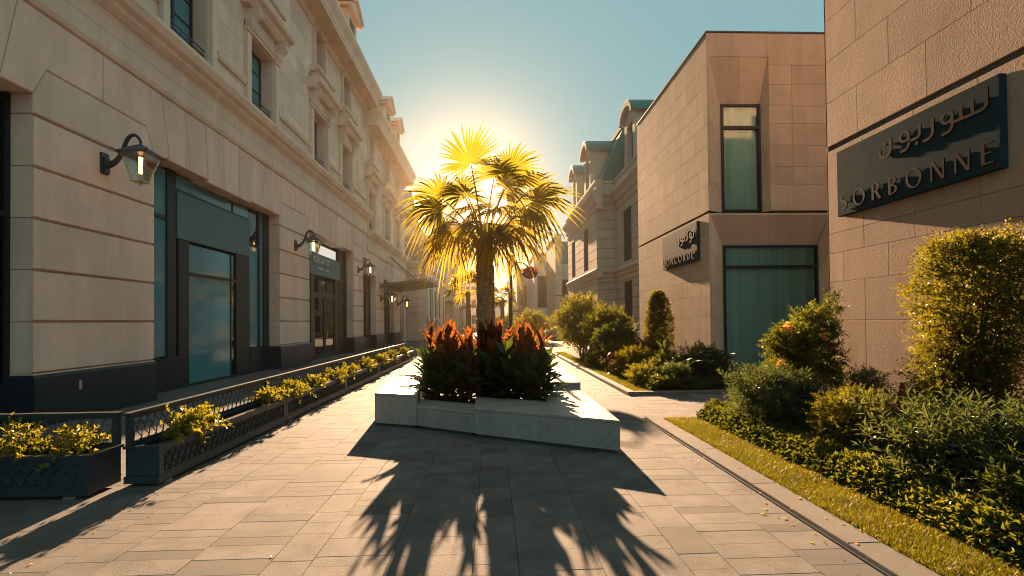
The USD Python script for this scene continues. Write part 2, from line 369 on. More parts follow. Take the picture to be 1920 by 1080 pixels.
def lintel(par, a, bb, zh, zt, pa, pb, n):
    """Fan of wedge stones over the opening a..bb; pa, pb: where the stones over the piers end."""
    mb = MB(); mb.box(-7.75, XF - .06, pa + .02, pb - .02, zh + .05, zt + .02); mb.build('lintel_core', 'limestone', par)
    c = (a + bb) / 2; bot = np.linspace(a + .55, bb - .55, n - 1); top = c + (bot - c) * 1.11
    e0 = [(pa, zh + .48), (a - .24, zh + .48), (a, zh), (bot[0], zh), (top[0], zt), (pa, zt)]
    e1 = [(bb + .24, zh + .48), (pb, zh + .48), (pb, zt), (top[-1], zt), (bot[-1], zh), (bb, zh)]
    for e in (e0, e1):
        mb = MB(); chamfered(mb, e, 'x', -7.62, XF, .010, .018); mb.build('shoulder_stone', 'limestone', par)
    for i in range(n - 2):
        low = .07 if abs(i - (n - 3) / 2) <= 1 and n > 6 else 0
        mb = MB(); chamfered(mb, [(bot[i], zh - low), (bot[i + 1], zh - low), (top[i + 1], zt), (top[i], zt)], 'x', -7.62, XF + (.012 if low else 0), .010, .018)
        mb.build('wedge_stone', 'limestone', par)
def string_course(par, y0, y1, dz):
    z = 6.62 + dz
    profile_run(par, 'base_moulding', 'limestone_smooth', [(-7.7, z), (XF - .02, z), (XF + .03, z + .02), (XF + .07, z + .10), (XF + .07, z + .20), (XF + .05, z + .44), (-7.7, z + .44)], y0, y1)
    profile_run(par, 'frieze', 'limestone_smooth', [(-7.7, z + .448), (XF + .05, z + .448), (XF + .05, z + .74), (XF + .09, z + .80), (-7.7, z + .80)], y0, y1)
    profile_run(par, 'ledge', 'limestone_smooth', [(-7.7, z + .805), (XF + .10, z + .805), (XF + .22, z + .90), (XF + .24, z + .97), (XF + .34, z + 1.03), (XF + .40, z + 1.13), (XF + .42, z + 1.16), (XF + .42, z + 1.25), (XF + .05, z + 1.33), (-7.7, z + 1.33)], y0, y1)
def rail(mb, x, y0, y1, z0, z1):
    mb.box(x - .012, x + .012, y0, y1, z1 - .03, z1); mb.box(x - .01, x + .01, y0, y1, z0, z0 + .025); mb.box(x - .01, x + .01, y0, y1, z1 - .14, z1 - .12)
    n = max(3, int((y1 - y0) / .16))
    for i in range(n):
        yc = y0 + (i + .5) * (y1 - y0) / n; h = (z1 - z0 - .16) / 2; r = min((y1 - y0) / n, h * 1.6) * .46
        a = np.linspace(0, 2 * np.pi, 13); mb.tube(np.stack([np.full(13, x), yc + r * np.cos(a), z0 + .02 + h + h * .95 * np.sin(a)], 1), .006, 4, cap=False)
        mb.bar((x, yc - (y1 - y0) / n / 2, z0), (x, yc - (y1 - y0) / n / 2, z1 - .12), .012)
def tall_window(par, yc, dz, wall):
    z0, z1, w = 7.97 + dz, 10.45 + dz, .85
    # surround: two pilaster strips, capitals, scroll brackets, hood and the block above it
    for s in (-1, 1):
        mb = MB(); ya, yb = sorted((yc + s * w, yc + s * (w + .30)))
        mb.box(-7.7, XF + .02, ya, yb, z0, z1 - .18); mb.box(XF + .018, XF + .05, ya + .03, yb - .10 if s > 0 else yb - .03, z0, z1 - .22)
        mb.box(-7.7, XF + .07, ya - .02, yb + .02, z1 - .17, z1 - .08); mb.build('surround_strip', 'limestone_smooth', par)
        yb2 = yc + s * (w + .13)
        sc = [(XF - .05, z1 - .07), (XF + .08, z1 - .06), (XF + .17, z1 + .02), (XF + .16, z1 + .13), (XF + .22, z1 + .20), (XF + .36, z1 + .30), (XF + .40, z1 + .40), (XF + .36, z1 + .50), (XF - .05, z1 + .50)]
        mb = MB(); mb.prism(sc, 'y', yb2 - .13, yb2 + .13)
        mb.tube([(XF + .29, yb2 - .15, z1 + .39), (XF + .29, yb2 + .15, z1 + .39)], .09, 12); mb.tube([(XF + .11, yb2 - .145, z1 + .04), (XF + .11, yb2 + .145, z1 + .04)], .055, 10)
        mb.build('scroll_bracket', 'limestone_smooth', par)
    mb = MB(); mb.box(-7.7, XF + .03, yc - w, yc + w, z1 - .10, z1 + .02); mb.box(-7.7, XF + .06, yc - w - .04, yc + w + .04, z1 + .021, z1 + .10); mb.box(-7.7, XF + .02, yc - w - .3, yc + w + .3, z1 + .101, z1 + .5); mb.build('architrave', 'limestone_smooth', par)
    L = w + .52
    def hood(z, o, L, nm, h):
        mb = MB(); prof = [(-7.7, z), (XF + o * .35, z), (XF + o * .55, z + h * .2), (XF + o * .62, z + h * .42), (XF + o * .9, z + h * .55), (XF + o, z + h * .8), (XF + o, z + h), (XF, z + h * 1.12), (-7.7, z + h * 1.12)]
        mb.prism(prof, 'y', yc - L, yc + L); mb.build(nm, 'limestone_smooth', par)
    hood(z1 + .505, .52, L, 'hood', .40)
    mb = MB(); mb.box(-7.7, XF + .13, yc - .98, yc + .98, z1 + .96, z1 + 1.28); mb.build('hood_block', 'limestone_smooth', par)
    hood(z1 + 1.285, .32, 1.12, 'upper_sill', .22)
    win(par, yc, w, z0, z1 - .10, True)
    wall.append((yc - w - .3, z0 - .2, yc + w + .3, z1 + 1.2))
    # upper window over the hood
    za, zb, w2 = z1 + 1.53, z1 + 3.32, .56
    mb = MB()
    for s in (-1, 1):
        ya, yb = sorted((yc + s * w2, yc + s * (w2 + .20))); mb.box(-7.7, XF + .03, ya, yb, za, zb + .2); mb.box(XF + .028, XF + .055, ya + .05, yb - .05, za, zb + .2)
    mb.box(-7.7, XF + .035, yc - w2 + .001, yc + w2 - .001, zb, zb + .20); mb.box(-7.7, XF + .09, yc - .12, yc + .12, zb + .001, zb + .28)
    for s in (-1, 1): mb.box(XF - .02, XF + .11, yc + s * .62 - .07, yc + s * .62 + .07, zb + .02, zb + .26)
    mb.build('upper_surround', 'limestone_smooth', par)
    win(par, yc, w2, za, zb, False)
    wall.append((yc - w2 - .2, z1 + 1.1, yc + w2 + .2, zb + .2))
def win(par, yc, w, z0, z1, big, x=-7.62):
    mb = MB(); f = .07
    for s in (-1, 1): mb.box(-7.78, XF - .055, *sorted((yc + s * (w - .001), yc + s * (w - .03))), z0, z1)
    mb.box(-7.78, XF - .05, yc - w, yc + w, z1 - .03, z1 - .001); mb.build('window_reveal', 'limestone_smooth', par)
    w -= .03; z1 -= .03
    mb = MB()
    mb.box(x - .04, x + .04, yc - w, yc - w + f, z0, z1); mb.box(x - .04, x + .04, yc + w - f, yc + w, z0, z1); mb.box(x - .04, x + .04, yc - w + f, yc + w - f, z1 - f, z1); mb.box(x - .04, x + .04, yc - w + f, yc + w - f, z0, z0 + f)
    mb.box(x - .035, x + .045, yc - .05, yc + .05, z0 + f, z1 - f)
    n = 4 if big else 3
    for i in range(1, n):
        z = z0 + (z1 - z0) * i / n
        for s in (-1, 1): mb.box(x - .02, x + .02, *sorted((yc + s * .05, yc + s * (w - f))), z - .018, z + .018)
    wn = mb.build('window', 'frame_dark', par)
    for s in (-1, 1):
        mb = MB(); mb.box(x - .008, x - .002, *sorted((yc + s * .04, yc + s * (w - f + .01))), z0 + f - .01, z1 - f + .01); mb.build('pane', 'vinyl_glass' if big else 'pane_teal', wn)
    mb = MB(); mb.box(x - .10, x - .09, yc - w + .05, yc + w - .05, z0 + .05, z1 - .05); mb.build('window_blind', 'interior' if not big else 'shop_panel', wn)
    mb = MB(); rail(mb, XF - (.14 if big else .25), yc - w, yc + w, z0 + .03, z0 + (.62 if big else .2)); mb.build('balcony_rail', 'lamp_iron', wn)
def cornice(par, y0, y1, dz):
    z = 13.98 + dz
    profile_run(par, 'bed_moulding', 'limestone_smooth', [(-7.7, z - .22), (XF, z - .22), (XF + .04, z - .12), (XF + .12, z - .02), (XF + .12, z + .0), (-7.7, z)], y0, y1)
    profile_run(par, 'cornice', 'limestone_smooth', [(-7.9, z + .004), (XF + .70, z + .004), (XF + .72, z + .10), (XF + .66, z + .16), (XF + .72, z + .22), (XF + .74, z + .38), (XF + .70, z + .41), (XF + .74, z + .45), (XF + .90, z + .66), (XF + .94, z + .74), (XF + .94, z + .86), (XF + .3, z + .92), (-7.9, z + .92)], y0, y1)
def roof_left(par, y0, y1, dz, dormers):
    z = 14.90 + dz
    mb = MB(); mb.prism([(XF + .25, z), (-9.0, z + 3.4), (-13, z + 3.6), (-13, z)], 'y', y0, y1); mb.build('mansard_roof', 'slate_roof', par)
    for yc in dormers:
        mb = MB(); mb.box(-8.6, XF + .30, yc - .85, yc + .85, z, z + 2.0); d = mb.build('dormer', 'limestone_smooth', par)
        mb = MB(); mb.prism([(yc - 1.1, z + 2.0), (yc + 1.1, z + 2.0), (yc + 1.1, z + 2.15), (yc, z + 2.75), (yc - 1.1, z + 2.15)], 'x', -8.8, XF + .52)
        mb.prism([(yc - 1.2, z + 2.152), (yc - 1.2, z + 2.28), (yc, z + 2.92), (yc + 1.2, z + 2.28), (yc + 1.2, z + 2.152), (yc, z + 2.752)], 'x', -8.9, XF + .62); mb.build('pediment', 'limestone_smooth', d)
        mb = MB(); mb.box(XF + .29, XF + .315, yc - .45, yc + .45, z + .25, z + 1.75); mb.build('dormer_window', 'frame_dark', d)

b1 = thing('stone_shop_building', 'tall beige stone shop building with wedge-stone lintels and hooded windows, nearest on the lantern side', 'building')
mb = MB(); mb.box(-13, -7.752, -1.5, 29.7, 0, 14.9); mb.build('inner_wall', 'interior', b1)
pil1 = [(-1.5, 1.8), (8.28, 11.14), (17.60, 20.42), (26.83, 28.85)]
for a, c in pil1: pilaster(b1, a, c, 5.25)
for (a, c), (a2, c2) in zip(pil1[:-1], pil1[1:]):
    lintel(b1, c, a2, 5.25, 6.62, (a + c) / 2 if a > 0 else a, (a2 + c2) / 2, 9)
mb = MB(); chamfered(mb, [(27.84, 5.73), (28.61, 5.73), (28.85, 5.25), (29.7, 5.25), (29.7, 6.62), (27.84, 6.62)], 'x', -7.62, XF, .010, .018); mb.build('shoulder_stone', 'limestone', b1)
string_course(b1, -1.5, 29.7, 0)
holes = []
for yc in (2.15, 6.05, 12.5, 16.39, 21.80, 25.75): tall_window(b1, yc, 0, holes)
H1 = list(holes)
def stag(step, y0):
    return lambda k: [y0 + step * (i + (.5 if k % 2 else 0)) for i in range(60)]
zs = [7.95] + [8.55 + .6 * i for i in range(9)] + [13.76]
clad(b1, 'ashlar_stone', 'ashlar', 'x', -7.75, XF - .05, 5.0, 29.7, zs, stag(1.25, 5.0), H1 + [(5.0, 7.9, 7.6, 13.8)], .004, .005)
mb = MB(); mb.box(-7.75, XF - .052, -1.5, 7.598, 7.95, 13.76); mb.build('side_wall', 'ashlar', b1)
for a, c in ((7.2, 11.35), (13.65, 15.24), (17.54, 20.65), (22.95, 24.6), (26.9, 29.69)):
    mb = MB(); mb.prism([(XF - .06, 8.62), (XF + .01, 8.62), (XF + .05, 8.70), (XF + .05, 8.78), (XF - .06, 8.86)], 'y', a + .01, c - .01); mb.build('dado_moulding', 'limestone_smooth', b1)
cornice(b1, -1.5, 29.75, 0)
roof_left(b1, -1.5, 29.7, 0, (12.5, 17.0, 21.8, 25.75))

b2 = thing('stone_shop_building', 'lower stepped-down stone shop building behind the first glass canopy', 'building')
mb = MB(); mb.box(-13, -7.752, 29.72, 43.0, 0, 13.9); mb.build('inner_wall', 'interior', b2)
pil2 = [(32.0, 34.32), (37.86, 40.2)]
for a, c in pil2: pilaster(b2, a, c, 4.45)
mb = MB(); mb.box(-7.75, XF - .01, 42.2, 43.0, 0, 5.7); mb.build('end_pier', 'limestone', b2)
lintel(b2, 29.72 + .0, 32.0, 4.45, 5.68, 29.74, 33.16, 5) if False else None
mb = MB(); chamfered(mb, [(29.72, 4.45), (32.0, 4.45), (31.76, 4.93), (33.1, 4.93), (33.1, 5.70), (29.72, 5.70)], 'x', -7.62, XF, .010, .018); mb.build('lintel_stone', 'limestone', b2)
lintel(b2, 34.32, 37.86, 4.45, 5.68, 33.16, 39.0, 7)
lintel(b2, 40.2, 42.2, 4.45, 5.68, 39.0, 42.95, 5)
string_course(b2, 29.72, 43.2, -.93)
holes = []
for yc in (30.95, 35.5, 39.6): tall_window(b2, yc, -.93, holes)
clad(b2, 'ashlar_stone', 'ashlar', 'x', -7.75, XF - .05, 29.72, 43.0, [z - .93 for z in zs], stag(1.5, 29.9), holes, .005, .005)
cornice(b2, 29.76, 43.2, -.98)
roof_left(b2, 29.76, 43.0, -.98, (34.6, 38.2))

# ---- storefronts (parts of the shop buildings)
def pane_box(par, y0, y1, z0, z1, x, m='pane_clear', back='blind', bx=None, name='shop_pane'):
    mb = MB(); mb.box(x - .012, x, y0, y1, z0, z1); p = mb.build(name, m, par)
    if back:
        bx = bx or x - .10
        mb = MB(); mb.box(bx - .01, bx, y0, y1, z0, z1); mb.build('shop_blind', back, p)
def fbox(par, name, m, *bx):
    mb = MB(); mb.box(*bx); return mb.build(name, m, par)
def storefront_a(par):
    x = -7.55; fr = 'frame_dark'; y0, y1 = 11.14, 17.60
    for a, c, z0, z1 in ((y0, 11.22, .0, 5.25), (12.17, 12.50, .84, 5.25), (12.60, 13.02, .84, 3.66), (15.38, 16.20, .10, 3.66), (16.84, 16.93, .86, 5.25), (17.20, y1, .0, 5.25)):
        fbox(par, 'shop_mullion', fr, x - .10, x + .04, a, c, z0, z1)
    fbox(par, 'shop_sill_panel', fr, x - .10, x + .05, 11.221, 13.0, .06, .838)
    fbox(par, 'shop_sill_panel', fr, x - .10, x + .05, 16.22, 17.199, .06, .84)
    fbox(par, 'shop_step', 'kerb_stone', -7.62, -7.10, y0 + .06, y1 - .06, 0, .058)
    pane_box(par, 11.22, 12.17, .86, 4.03, x, 'vinyl_glass', None); pane_box(par, 11.22, 12.17, 4.11, 5.2, x, 'vinyl_glass', None); fbox(par, 'shop_bar', fr, x - .05, x + .03, 11.22, 12.17, 4.031, 4.109)
    pane_box(par, 12.50, 12.60, .86, 3.66, x, 'pane', 'letter_pale')
    pane_box(par, 13.02, 15.10, .12, 2.83, x, 'vinyl_glass', None); pane_box(par, 13.02, 15.10, 2.90, 3.60, x, 'vinyl_glass', None); fbox(par, 'shop_bar', fr, x - .05, x + .04, 13.02, 15.38, 2.831, 2.899)
    pane_box(par, 15.14, 15.38, .12, 3.60, x, 'pane', 'interior', x - .18); fbox(par, 'shop_bar', fr, x - .05, x + .02, 15.10, 15.14, .12, 3.6); fbox(par, 'shop_bar', fr, x - .06, x + .04, 13.02, 15.38, .058, .119)
    pane_box(par, 16.22, 16.84, .86, 4.03, x, 'vinyl_glass', None); pane_box(par, 16.22, 16.84, 4.10, 5.2, x, 'pane', 'shop_panel'); pane_box(par, 16.93, 17.20, .86, 5.2, x, 'vinyl_glass', None); fbox(par, 'shop_bar', fr, x - .05, x + .03, 16.22, 16.84, 4.031, 4.099)
    pane_box(par, 12.50, 15.2, 4.86, 5.20, x, 'vinyl_glass', None); pane_box(par, 15.26, 16.2, 4.86, 5.2, x, 'vinyl_glass', None); fbox(par, 'shop_bar', fr, x - .05, x + .02, 12.5, 16.2, 4.80, 4.859); fbox(par, 'shop_bar', fr, x - .05, x + .02, 15.2, 15.26, 4.86, 5.2)
    fbox(par, 'fascia_panel', 'shop_panel', x - .08, x + .055, 12.52, 16.19, 3.67, 4.795)
def storefront_b(par, y0, y1, zh):
    x = -7.55; fr = 'frame_dark'; s = (y1 - y0) / 6.41
    Y = lambda v: y0 + v * s
    for a, c, z0, z1 in ((0, .95, 0, zh), (1.15, 1.55, 0, 3.64), (4.45, 5.0, 0, 3.64), (5.1, 5.22, .0, zh), (6.15, 6.41, 0, zh)):
        fbox(par, 'shop_mullion', fr, x - .10, x + .05, Y(a), Y(c), z0, z1)
    pane_box(par, Y(.95), Y(1.15), .1, 3.64, x); pane_box(par, Y(5.22), Y(6.15), .85, zh - .05, x); fbox(par, 'shop_sill_panel', fr, x - .10, x + .03, Y(5.22), Y(6.15), .02, .849)
    fbox(par, 'shop_bar', fr, x - .05, x + .03, Y(5.22), Y(6.15), 3.62, 3.70)
    pane_box(par, Y(1.55), Y(3.3), 2.95, 3.58, x, 'pane', 'blind'); pane_box(par, Y(3.36), Y(4.45), 2.95, 3.58, x, 'pane', 'interior', x - .15); fbox(par, 'shop_bar', fr, x - .06, x + .04, Y(1.55), Y(4.45), 2.82, 2.949); fbox(par, 'shop_bar', fr, x - .05, x + .03, Y(3.3), Y(3.36), 2.95, 3.58)
    for a, c in ((1.58, 2.98), (3.02, 4.42)):
        mb = MB(); d = .09
        mb.box(x - .03, x + .03, Y(a), Y(a) + d, .03, 2.81); mb.box(x - .03, x + .03, Y(c) - d, Y(c), .03, 2.81); mb.box(x - .03, x + .03, Y(a) + d, Y(c) - d, .03, .22); mb.box(x - .03, x + .03, Y(a) + d, Y(c) - d, 2.70, 2.81)
        dr = mb.build('shop_door', fr, par); pane_box(dr, Y(a) + d, Y(c) - d, .22, 2.70, x, 'pane', 'interior', x - .16, 'door_pane')
    fbox(par, 'door_handle', 'brass', x + .05, x + .09, Y(3.12), Y(3.16), .9, 1.3)
    fbox(par, 'shop_step', 'kerb_stone', -7.62, -7.10, y0 + .06, y1 - .06, 0, .028)
    if zh > 5: fbox(par, 'lit_ceiling_panel', 'lit_ceiling', x - .06, x - .05, Y(1.4), Y(4.9), 4.62, 5.05)
    fbox(par, 'transom_frame', fr, x - .04, x + .05, Y(.95), Y(5.1), 4.56 if zh > 5 else zh - .2, 4.6 if zh > 5 else zh - .14)
    fbox(par, 'fascia_panel', 'shop_panel', x - .08, x + .10, Y(.97), Y(5.08), 3.65, 4.55 if zh > 5 else zh - .21)
def storefront_c(par, y0, y1, zh):
    x = -7.55; fr = 'frame_dark'
    n = max(2, int((y1 - y0) / .9)); st = (y1 - y0) / n
    fbox(par, 'shop_sill_panel', 'black_granite', x - .1, x + .06, y0 + .03, y1 - .03, 0, .72)
    for i in range(n + 1): fbox(par, 'shop_mullion', fr, x - .08, x + .05, max(y0 + i * st - .06, y0), min(y0 + i * st + .06, y1), .721, zh)
    for i in range(n):
        pane_box(par, y0 + i * st + .06, y0 + (i + 1) * st - .06, .73, 3.3, x); pane_box(par, y0 + i * st + .06, y0 + (i + 1) * st - .06, 3.38, zh - .05, x)
        fbox(par, 'shop_bar', fr, x - .05, x + .04, y0 + i * st + .06, y0 + (i + 1) * st - .06, 3.301, 3.379)
fbox(b1, 'plinth_socket', 'galvanised', XF + .05, XF + .058, 9.10, 9.16, .50, .66); storefront_c(b1, 1.8, 8.28, 5.25); storefront_a(b1); storefront_b(b1, 20.42, 26.83, 5.25)
storefront_c(b1, 28.85, 29.70, 4.45)
storefront_c(b2, 29.72, 32.0, 4.45); storefront_b(b2, 34.32, 37.86, 4.45); storefront_c(b2, 40.2, 42.2, 4.45)

# shop sign lettering on the second fascia
sg = thing('shop_sign', 'small pale metal letters on the green fascia above the double glass door', 'sign')
def letters_at(par, text, h, y_start, z, x, m, adv=1.0, depth=.03, step=None):
    u = y_start
    for ch in text:
        if ch == ' ': u += h * .6 * adv; continue
        t = meshkit.text_mesh(ch, h, depth)
        v = np.array(t.vertices); w = v[:, 0].max()
        mb = MB(); mb.add(np.stack([x + v[:, 2], u + v[:, 0], z + v[:, 1]], 1), t.faces); mb.build('letter', m, par)
        u += w + h * .22 * adv
    return u
letters_at(sg, 'CALLA ST', .24, 21.75, 4.18, -7.44, 'letter_pale', 1.35)
for i in range(9):
    if i == 4: continue
    fbox(sg, 'small_letter', 'letter_pale', -7.449, -7.44, 22.35 + i * .16, 22.35 + i * .16 + random.uniform(.06, .11), 3.93, 3.93 + random.uniform(.05, .09))

# ------------------------------------------------------------------ wall lanterns
lk = klass('wall_lantern_class')
def lantern_parts(par):
    mb = MB(); mb.box(0, .05, -.11, .11, -.26, .22); mb.box(.05, .10, -.07, .07, -.24, .12); mb.build('wall_plate', 'lamp_iron', par)
    t = np.linspace(0, 1, 16)
    px = np.array([.06, .20, .34, .44, .50, .58, .68, .78, .84, .84]); pz = np.array([-.05, -.02, .10, .28, .46, .60, .65, .60, .48, .40])
    s = np.linspace(0, 1, len(px)); ss = np.linspace(0, 1, 28)
    from scipy.interpolate import CubicSpline
    path = np.stack([CubicSpline(s, px)(ss), 0 * ss, CubicSpline(s, pz)(ss)], 1)
    mb = MB(); mb.tube(path, np.interp(ss, [0, .25, .6, 1], [.085, .055, .042, .028]), 10)
    for i in range(6): mb.tube([(.14 + .035 * i, -.02, -.10 + .035 * i), (.14 + .035 * i, .02, -.10 + .035 * i)], .022, 8)
    mb.build('bracket_arm', 'lamp_iron', par, smooth=40)
    cx = .84; z = .30
    def ring(w, zz): return [(cx - w, -w, zz), (cx + w, -w, zz), (cx + w, w, zz), (cx - w, w, zz)]
    mb = MB()
    for (w0, z0), (w1, z1) in (((.10, z + .08), (.05, z + .12)), ((.34, z - .10), (.10, z + .08)), ((.34, z - .13), (.34, z - .10))):
        mb.hexa(ring(w0, z0) + ring(w1, z1))
    for sx in (-1, 1):
        for sy in (-1, 1): mb.bar((cx + sx * .33, sy * .33, z - .12), (cx + sx * .39, sy * .39, z - .06), .02)
    mb.build('lantern_roof', 'lamp_iron', par)
    mb = MB()
    for sx in (-1, 1):
        for sy in (-1, 1):
            pts = [(cx + sx * w, sy * w, zz) for w, zz in ((.27, z - .135), (.23, z - .30), (.17, z - .50), (.13, z - .72))]
            mb.tube(pts, .011, 6)
    mb.hexa(ring(.14, z - .76) + ring(.14, z - .735)); mb.tube([(cx, 0, z - .76), (cx, 0, z - .84)], .03, 8)
    mb.build('lantern_cage', 'brass', par)
    mb = MB()
    for k in range(4):
        a = k * np.pi / 2; c, s_ = np.cos(a), np.sin(a)
        prof = ((.265, z - .135), (.225, z - .30), (.165, z - .50), (.125, z - .72))
        for (w0, z0), (w1, z1) in zip(prof[:-1], prof[1:]):
            q = [(-w0, -w0, z0), (w0, -w0, z0), (w1, -w1, z1), (-w1, -w1, z1)]
            mb.add([(cx + c * u - s_ * v, s_ * u + c * v, w) for u, v, w in q], [[0, 1, 2, 3]])
    mb.build('lantern_glass', 'pane', par)
    mb = MB(); mb.lathe([(.001, z - .16), (.045, z - .17), (.04, z - .55), (.001, z - .56)], (cx, 0), 12); mb.build('lamp_tube', 'lamp_glow', par, smooth=True)
lantern_parts(lk)
for y, lab in ((9.72, 'big iron wall lantern nearest the viewer, left of the dark blind storefront'), (18.95, 'iron wall lantern just left of the pale lettered fascia'), (27.7, 'iron wall lantern on the third pier, right of the double glass door')):
    copy(lk, 'wall_lantern', lab, 'lantern', (XF, y, 4.60 if y < 12 else 4.45), 0, .80)
copy(lk, 'wall_lantern', 'iron wall lantern under the near edge of the first glass canopy', 'lantern', (XF, 33.2, 3.15), 0, .9)
copy(lk, 'wall_lantern', 'iron wall lantern on the far pier beneath the first glass canopy', 'lantern', (XF, 39.0, 3.0), 0, .9)

# ------------------------------------------------------------------ glass canopies
def canopy(lab, x0, x1, y0, y1, z, za):
    c = thing('glass_canopy', lab, 'canopy')
    rise = .42; n = 4
    mb = MB()
    for i in range(n + 1):
        y = y0 + (y1 - y0) * i / n; mb.bar((x0, y, z), (x1, y, z + rise), .07, .10)
    mb.bar((x0 + .04, y0, z - .02), (x0 + .04, y1, z - .02), .08, .12); mb.bar((x1, y0 - .03, z + rise), (x1, y1 + .03, z + rise), .07, .12); mb.bar(((x0 + x1) / 2, y0, z + rise / 2 - .01), ((x0 + x1) / 2, y1, z + rise / 2 - .01), .05, .07)
    mb.build('canopy_frame', 'canopy_metal', c)
    for i in range(n):
        a, e = y0 + (y1 - y0) * i / n + .04, y0 + (y1 - y0) * (i + 1) / n - .04
        mb = MB(); mb.hexa([(x0, a, z + .055), (x1, a, z + .055 + rise), (x1, e, z + .055 + rise), (x0, e, z + .055), (x0, a, z + .07), (x1, a, z + .07 + rise), (x1, e, z + .07 + rise), (x0, e, z + .07)])
        mb.build('canopy_pane', 'canopy_glass', c)
    ym = (y0 + y1) / 2
    for k in (-.55, 0, .55):
        mb = MB(); mb.tube([(x0, ym + k * .2, za), (x0 + (x1 - x0) * .68, ym + k * (y1 - y0) * .8, z + rise * .68 + .05)], .025, 6); mb.build('tie_rod', 'lamp_iron', c)
canopy('first glass canopy on three tie rods, nearest, over the shop doors', XF, -4.15, 33.0, 40.0, 3.95, 6.25)
canopy('second glass canopy, in front of the far colonnaded wall', -5.55, -3.4, 62, 72, 4.0, 6.2)
canopy('third and farthest small glass canopy, just left of the palm trunk', -5.55, -2.9, 86, 98, 4.0, 6.2)

# ------------------------------------------------------------------ corner bay, mansard house and far left range
cb = thing('corner_bay', 'low stone corner bay with pale downpipes and roof terrace beyond the first canopy', 'building')
mb = MB(); mb.box(-9, -5.62, 44.02, 62, 0, 5.6); mb.build('bay_wall', 'limestone', cb)
clad(cb, 'bay_stone', 'limestone', 'y', 44.02, 43.98, -7.7, -5.6, [0, .8, 1.5, 2.2, 2.9, 3.6, 4.3, 5.0, 5.55], lambda k: [-6.6] if k % 2 else [], (), .02, .012)
mb = MB(); mb.box(-9, -5.5, 43.9, 62, 5.6, 5.8); mb.box(-9, -5.58, 43.97, 62, 5.801, 6.3); mb.box(-9, -5.4, 43.8, 62, 6.301, 6.55); mb.box(-9, -5.3, 43.7, 62, 6.551, 6.8); mb.build('entablature', 'limestone_smooth', cb)
for y in (44.5, 48.5, 52.5, 57):
    mb = MB(); mb.box(-5.62, -5.48, y, y + 1.0, .9, 5.6); mb.build('bay_pilaster', 'limestone_smooth', cb)
    mb = MB(); mb.box(-5.62, -5.60, y + 1.3, y + 3.3, .9, 4.6); mb.build('bay_window', 'interior', cb)
for x, y in ((-5.45, 44.1), (-5.4, 47.6), (-5.4, 51.8)):
    mb = MB(); mb.tube([(x, y, 1.9), (x, y, 5.6)], .09, 8); mb.lathe([(.2, 1.9), (.22, 1.7), (.1, 1.4), (.001, 1.2)], (x, y), 8); mb.build('downpipe', 'letter_pale', cb)
mb = MB(); mb.box(-9, -7.6, 43.05, 44.0, 0, 4.2); mb.build('recessed_door', 'frame_dark', cb)
mb = MB(); mb.box(-7.6, -5.9, 44.6, 44.7, 6.8, 8.3); mb.box(-5.95, -5.85, 44.6, 61, 6.8, 8.0); mb.build('terrace_screen', 'green_panel', cb)

mh = thing('mansard_house', 'stone house with green mansard roof and pedimented dormer behind the corner bay', 'house')
mb = MB(); mb.box(-14, -6.6, 48, 62, 0, 10.2); mb.build('house_wall', 'limestone', mh)
mb = MB(); mb.box(-14, -6.35, 47.75, 62, 9.3, 9.5); mb.box(-14, -6.2, 47.6, 62, 9.501, 9.8); mb.box(-14, -6.45, 47.85, 62, 9.801, 10.25); mb.build('house_cornice', 'limestone_smooth', mh)
mb = MB(); mb.hexa([(-14, 48, 10.25), (-6.6, 48, 10.25), (-6.6, 62, 10.25), (-14, 62, 10.25), (-14, 49.5, 14.3), (-7.6, 49.5, 14.3), (-7.6, 62, 14.3), (-14, 62, 14.3)]); mb.build('mansard_roof', 'slate_roof', mh)
mb = MB(); mb.box(-8.2, -6.9, 47.9, 50, 10.25, 12.0); mb.build('dormer', 'limestone_smooth', mh)
mb = MB(); mb.prism([(-8.5, 12.0), (-6.6, 12.0), (-6.6, 12.15), (-7.55, 12.75), (-8.5, 12.15)], 'y', 47.7, 50); mb.build('pediment', 'limestone_smooth', mh)
mb = MB(); mb.box(-7.9, -7.2, 47.86, 47.9, 10.5, 11.7); mb.build('dormer_window', 'frame_dark', mh)
for z0, z1 in ((8.0, 8.95),):
    mb = MB(); mb.box(-7.55, -6.85, 47.94, 48.0, z0, z1); w_ = mb.build('small_window', 'interior', mh)
    mb = MB(); mb.box(-7.23, -7.18, 47.90, 47.94, z0, z1); mb.box(-7.55, -6.85, 47.895, 47.935, z0 + .45, z0 + .5); mb.build('window_bars', 'limestone_smooth', w_)

fr_ = thing('far_range', 'long far stone range with upper pilasters running to the end of the left side', 'building')
mb = MB(); mb.box(-12, -5.6, 62.5, 112, 0, 12.0); mb.build('range_wall', 'far_stone', fr_)
mb = MB(); mb.box(-12, -5.3, 62.4, 112.2, 5.5, 6.2); mb.box(-12, -5.1, 62.4, 112.4, 11.3, 12.2); mb.build('range_cornice', 'limestone_smooth', fr_)
for y in np.arange(64, 111, 4.0):
    mb = MB(); mb.box(-5.6, -5.42, y, y + .9, 0, 5.5); mb.box(-5.6, -5.45, y, y + .8, 6.2, 11.3); mb.build('range_pilaster', 'limestone_smooth', fr_)
    mb = MB(); mb.box(-5.61, -5.58, y + 1.5, y + 3.2, .6, 4.3); mb.box(-5.61, -5.58, y + 1.6, y + 3.0, 7.0, 10.2); mb.build('range_window', 'interior', fr_)
fb2 = thing('far_block', 'hazy low block closing the far end of the street left of the trunk', 'building')
mb = MB(); mb.box(-6.5, -3.2, 118, 135, 0, 10.5); mb.build('block_wall', 'far_stone', fb2)
mb = MB(); mb.box(-6.6, -3.1, 117.8, 135, 10.5, 11.0); mb.build('block_cornice', 'limestone_smooth', fb2)
